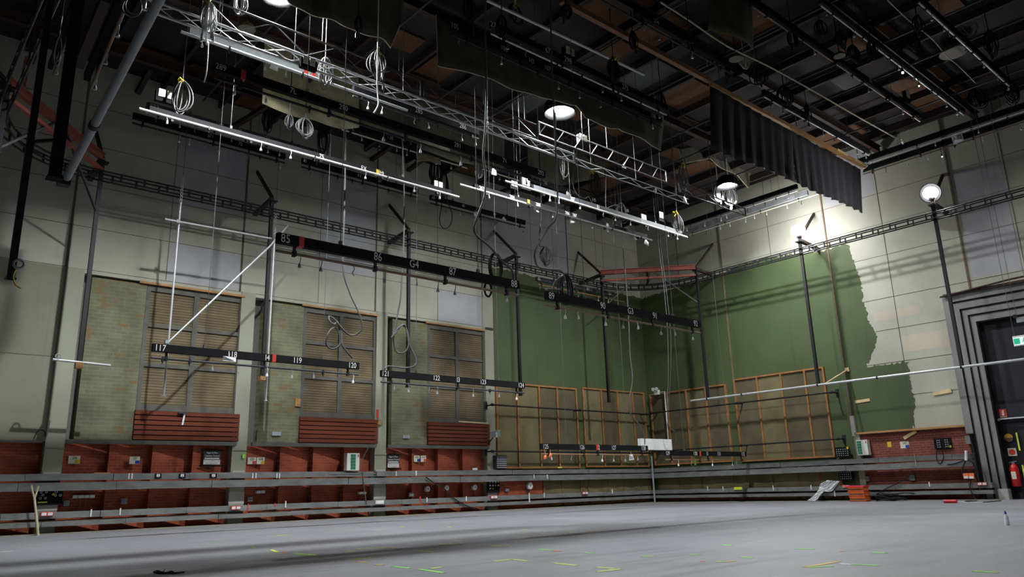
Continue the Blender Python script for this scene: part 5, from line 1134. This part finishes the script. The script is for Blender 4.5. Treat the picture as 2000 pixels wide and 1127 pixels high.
# crumpled foil sheet over the trough
m_ = MB(); rr = random.Random(5); nx, ny = 14, 16
L = [(1577, 978), (1583, 973), (1592, 966), (1599, 956), (1602, 945), (1616, 938)]; Rr = [(1588, 981), (1597, 975), (1603, 966), (1609, 960), (1624, 961), (1640, 940)]
def lp(P, v):
    k = v*(len(P)-1); i = min(int(k), len(P)-2); f = k-i; return (P[i][0]+(P[i+1][0]-P[i][0])*f, P[i][1]+(P[i+1][1]-P[i][1])*f)
V = []
for j in range(ny+1):
    v = j/ny; a, b_ = lp(L, v), lp(Rr, v)
    for i in range(nx+1): u = i/nx; V.append(pb(a[0]+(b_[0]-a[0])*u, a[1]+(b_[1]-a[1])*u, -1.05+.62*min(1, v*1.3)+rr.uniform(-.05, .05)))
for v in V: v.z = max(v.z, .02)
m_.add(V, [(j*(nx+1)+i, j*(nx+1)+i+1, (j+1)*(nx+1)+i+1, (j+1)*(nx+1)+i) for j in range(ny) for i in range(nx)])
fo = tag(obj('plastic_sheet', m_, 'foil'), 'crumpled grey plastic sheet trailing from the trough to the floor', 'plastic sheet')
so = fo.modifiers.new('s', 'SOLIDIFY'); so.thickness = .008
# cable heap behind the crates
m_ = MB(); c0 = pb(1740, 975, -.75); rr = random.Random(8)
for k in range(9):
    a, b_ = .28+.35*rr.random(), .14+.08*rr.random(); ox, oy, oz = rr.uniform(-.1, .1), rr.uniform(-.35, .35), .02+.03*k
    m_.tube([(c0.x+ox+b_*math.sin(th), c0.y+oy+a*math.cos(th), oz+.02*math.sin(3*th+k)+.01) for th in [2*PI*i/20 for i in range(21)]], .018, 6)
tag(obj('cable_heap', m_, 'black_cable'), 'heap of black cable on the floor right of the orange crates', 'cable')
tag(obj('floor_cable', MB().tube(smooth_path([pf(1908, 978, .012), pf(1885, 979, .012), pf(1915, 981, .012), pf(1955, 978, .012)], 5), .014, 6), 'black_cable'), 'black cable lying on the floor in front of the portal', 'cable')
for k, (x0, x1, z0) in enumerate(((-27.6, -21.2, .30), (-20.5, -16.0, .31))):
    tag(obj('dirty_board', MB().box((x0, -.30, z0+.032), (x1, -.06, z0+.062)), 'dirty_timber'), ('dirty board lying on the lowest trough left of the second pillar', 'dirty board lying on the lowest trough between the second and third pillars')[k], 'board')

# floor tape marks: (x0, y0, x1, y1, colour)
TM = [(1, 1078, 27, 1076, 'w'), (412, 1061, 440, 1060, 'g'), (490, 1069, 499, 1070, 'g'), (530, 1074, 543, 1079, 'l'), (553, 1079, 559, 1080, 'o'), (576, 1081, 620, 1086, 'g'), (580, 1084, 616, 1083, 'l'), (540, 1047, 562, 1044, 'g'), (676, 1078, 694, 1077, 'l'), (697, 1072, 752, 1070, 'l'), (752, 1070, 782, 1072, 'y'),
      (678, 1094, 726, 1089, 'l'), (697, 1098, 718, 1099, 'y'), (733, 1103, 748, 1104, 'y'), (767, 1107, 800, 1110, 'g'), (818, 1112, 866, 1119, 'g'), (842, 1111, 862, 1108, 'l'), (857, 1064, 906, 1062, 'l'), (884, 1057, 900, 1057, 'l'), (820, 1077, 848, 1078, 'l'), (782, 1030, 790, 1029, 'l'), (824, 1027, 832, 1026, 'g'), (875, 1030, 880, 1029, 'l'),
      (1017, 1035, 1026, 1034, 'g'), (1015, 1050, 1028, 1050, 'l'), (960, 1067, 996, 1066, 'l'), (963, 1097, 1000, 1093, 'l'), (1000, 1093, 1030, 1096, 'l'), (1052, 1073, 1078, 1075, 'g'), (1082, 1076, 1094, 1077, 'o'), (1082, 1100, 1127, 1105, 'l'), (1140, 1080, 1157, 1081, 'g'), (1165, 1108, 1200, 1111, 'l'), (1167, 1117, 1212, 1112, 'l'), (1056, 1043, 1072, 1042, 'l'), (1110, 1039, 1128, 1041, 'g'), (1145, 1038, 1166, 1038, 'o'),
      (1253, 1087, 1278, 1088, 'g'), (1345, 1083, 1367, 1084, 'g'), (1368, 1096, 1377, 1096, 'o'), (1398, 1098, 1415, 1098, 'g'), (1415, 1098, 1435, 1096, 'y'), (1446, 1088, 1470, 1090, 'g'), (1410, 1064, 1430, 1066, 'g'), (1572, 1108, 1640, 1097, 'y'), (1580, 1109, 1625, 1106, 'g'), (1640, 1101, 1665, 1103, 'w'), (1665, 1103, 1715, 1105, 'g'), (1555, 1072, 1590, 1073, 'g'), (1641, 1077, 1650, 1077, 'o'), (1704, 1079, 1730, 1081, 'g'), (1900, 1116, 1950, 1119, 'g')]
CN = {'g': ('green', 'green_tape'), 'l': ('yellow-green', 'lime_tape'), 'y': ('yellow', 'yellow_tape'), 'o': ('orange', 'orange_tape'), 'w': ('white', 'white_tape')}
ordw = ['leftmost', 'second from left', 'third from left', 'fourth from left', 'fifth from left', 'sixth from left', 'seventh from left', 'eighth from left', 'ninth from left', 'tenth from left', 'eleventh from left', 'twelfth from left', 'thirteenth from left', 'fourteenth from left', 'fifteenth from left', 'sixteenth from left', 'seventeenth from left', 'eighteenth from left', 'nineteenth from left', 'twentieth from left']
cnt = {}
for x0, y0, x1, y1, c in sorted(TM):
    a, b_ = pf(x0, y0), pf(x1, y1); d = (b_-a); n = Vector((-d.y, d.x, 0)).normalized()*.030; zz = Vector((0, 0, .0025+.0004*(len(cnt) % 3)))
    i = cnt.get(c, 0); cnt[c] = i+1
    m_ = MB().add([a-n, b_-n, b_+n, a+n, a-n+zz, b_-n+zz, b_+n+zz, a+n+zz], [(0, 3, 2, 1), (4, 5, 6, 7), (0, 1, 5, 4), (1, 2, 6, 5), (2, 3, 7, 6), (3, 0, 4, 7)])
    tag(obj('tape_mark', m_, CN[c][1]), '%s among the %s tape marks on the floor' % (ordw[i] if i < len(ordw) else 'number %d from left' % (i+1), CN[c][0]), 'tape mark', '%s floor tape marks' % CN[c][0])
# scraped pale patches on the floor
rs = random.Random(12)
for pts, wd, lb in (([(622, 1039), (660, 1037), (700, 1036), (738, 1035), (770, 1033), (812, 1032)], .11, 'long pale scrape on the floor in front of the third pillar'), ([(624, 1041), (645, 1041), (668, 1039), (690, 1038)], .06, 'short pale scrape at the left end of the long scrape'), ([(541, 1110), (547, 1109), (552, 1110)], .05, 'small white splash on the floor at lower centre-left')):
    q = smooth_path([pf(*a_) for a_ in pts], 8); m_ = MB(); V = []
    for k_, p in enumerate(q):
        dd = (q[min(k_+1, len(q)-1)]-q[max(k_-1, 0)]); nn = Vector((-dd.y, dd.x, 0)).normalized(); e = math.sin(PI*k_/(len(q)-1))*wd
        V += [p-nn*e*rs.uniform(.1, 1.2)+Vector((0, 0, .002)), p+nn*e*rs.uniform(.1, 1.2)+Vector((0, 0, .002))]
    m_.add(V, [(2*k_, 2*k_+1, 2*k_+3, 2*k_+2) for k_ in range(len(q)-1)])
    tag(obj('floor_scuff', m_, 'scuff'), lb, 'scuff mark')

# ------------------------------------------------------------------ world and view
wd = bpy.data.worlds.new('world'); S.world = wd; wd.use_nodes = True
wd.node_tree.nodes['Background'].inputs[0].default_value = (.02, .022, .025, 1); wd.node_tree.nodes['Background'].inputs[1].default_value = .2
S.view_settings.view_transform = 'Standard'; S.view_settings.look = 'None'; S.view_settings.gamma = 1; S.view_settings.use_curve_mapping = False
S.view_settings.exposure = -0.2
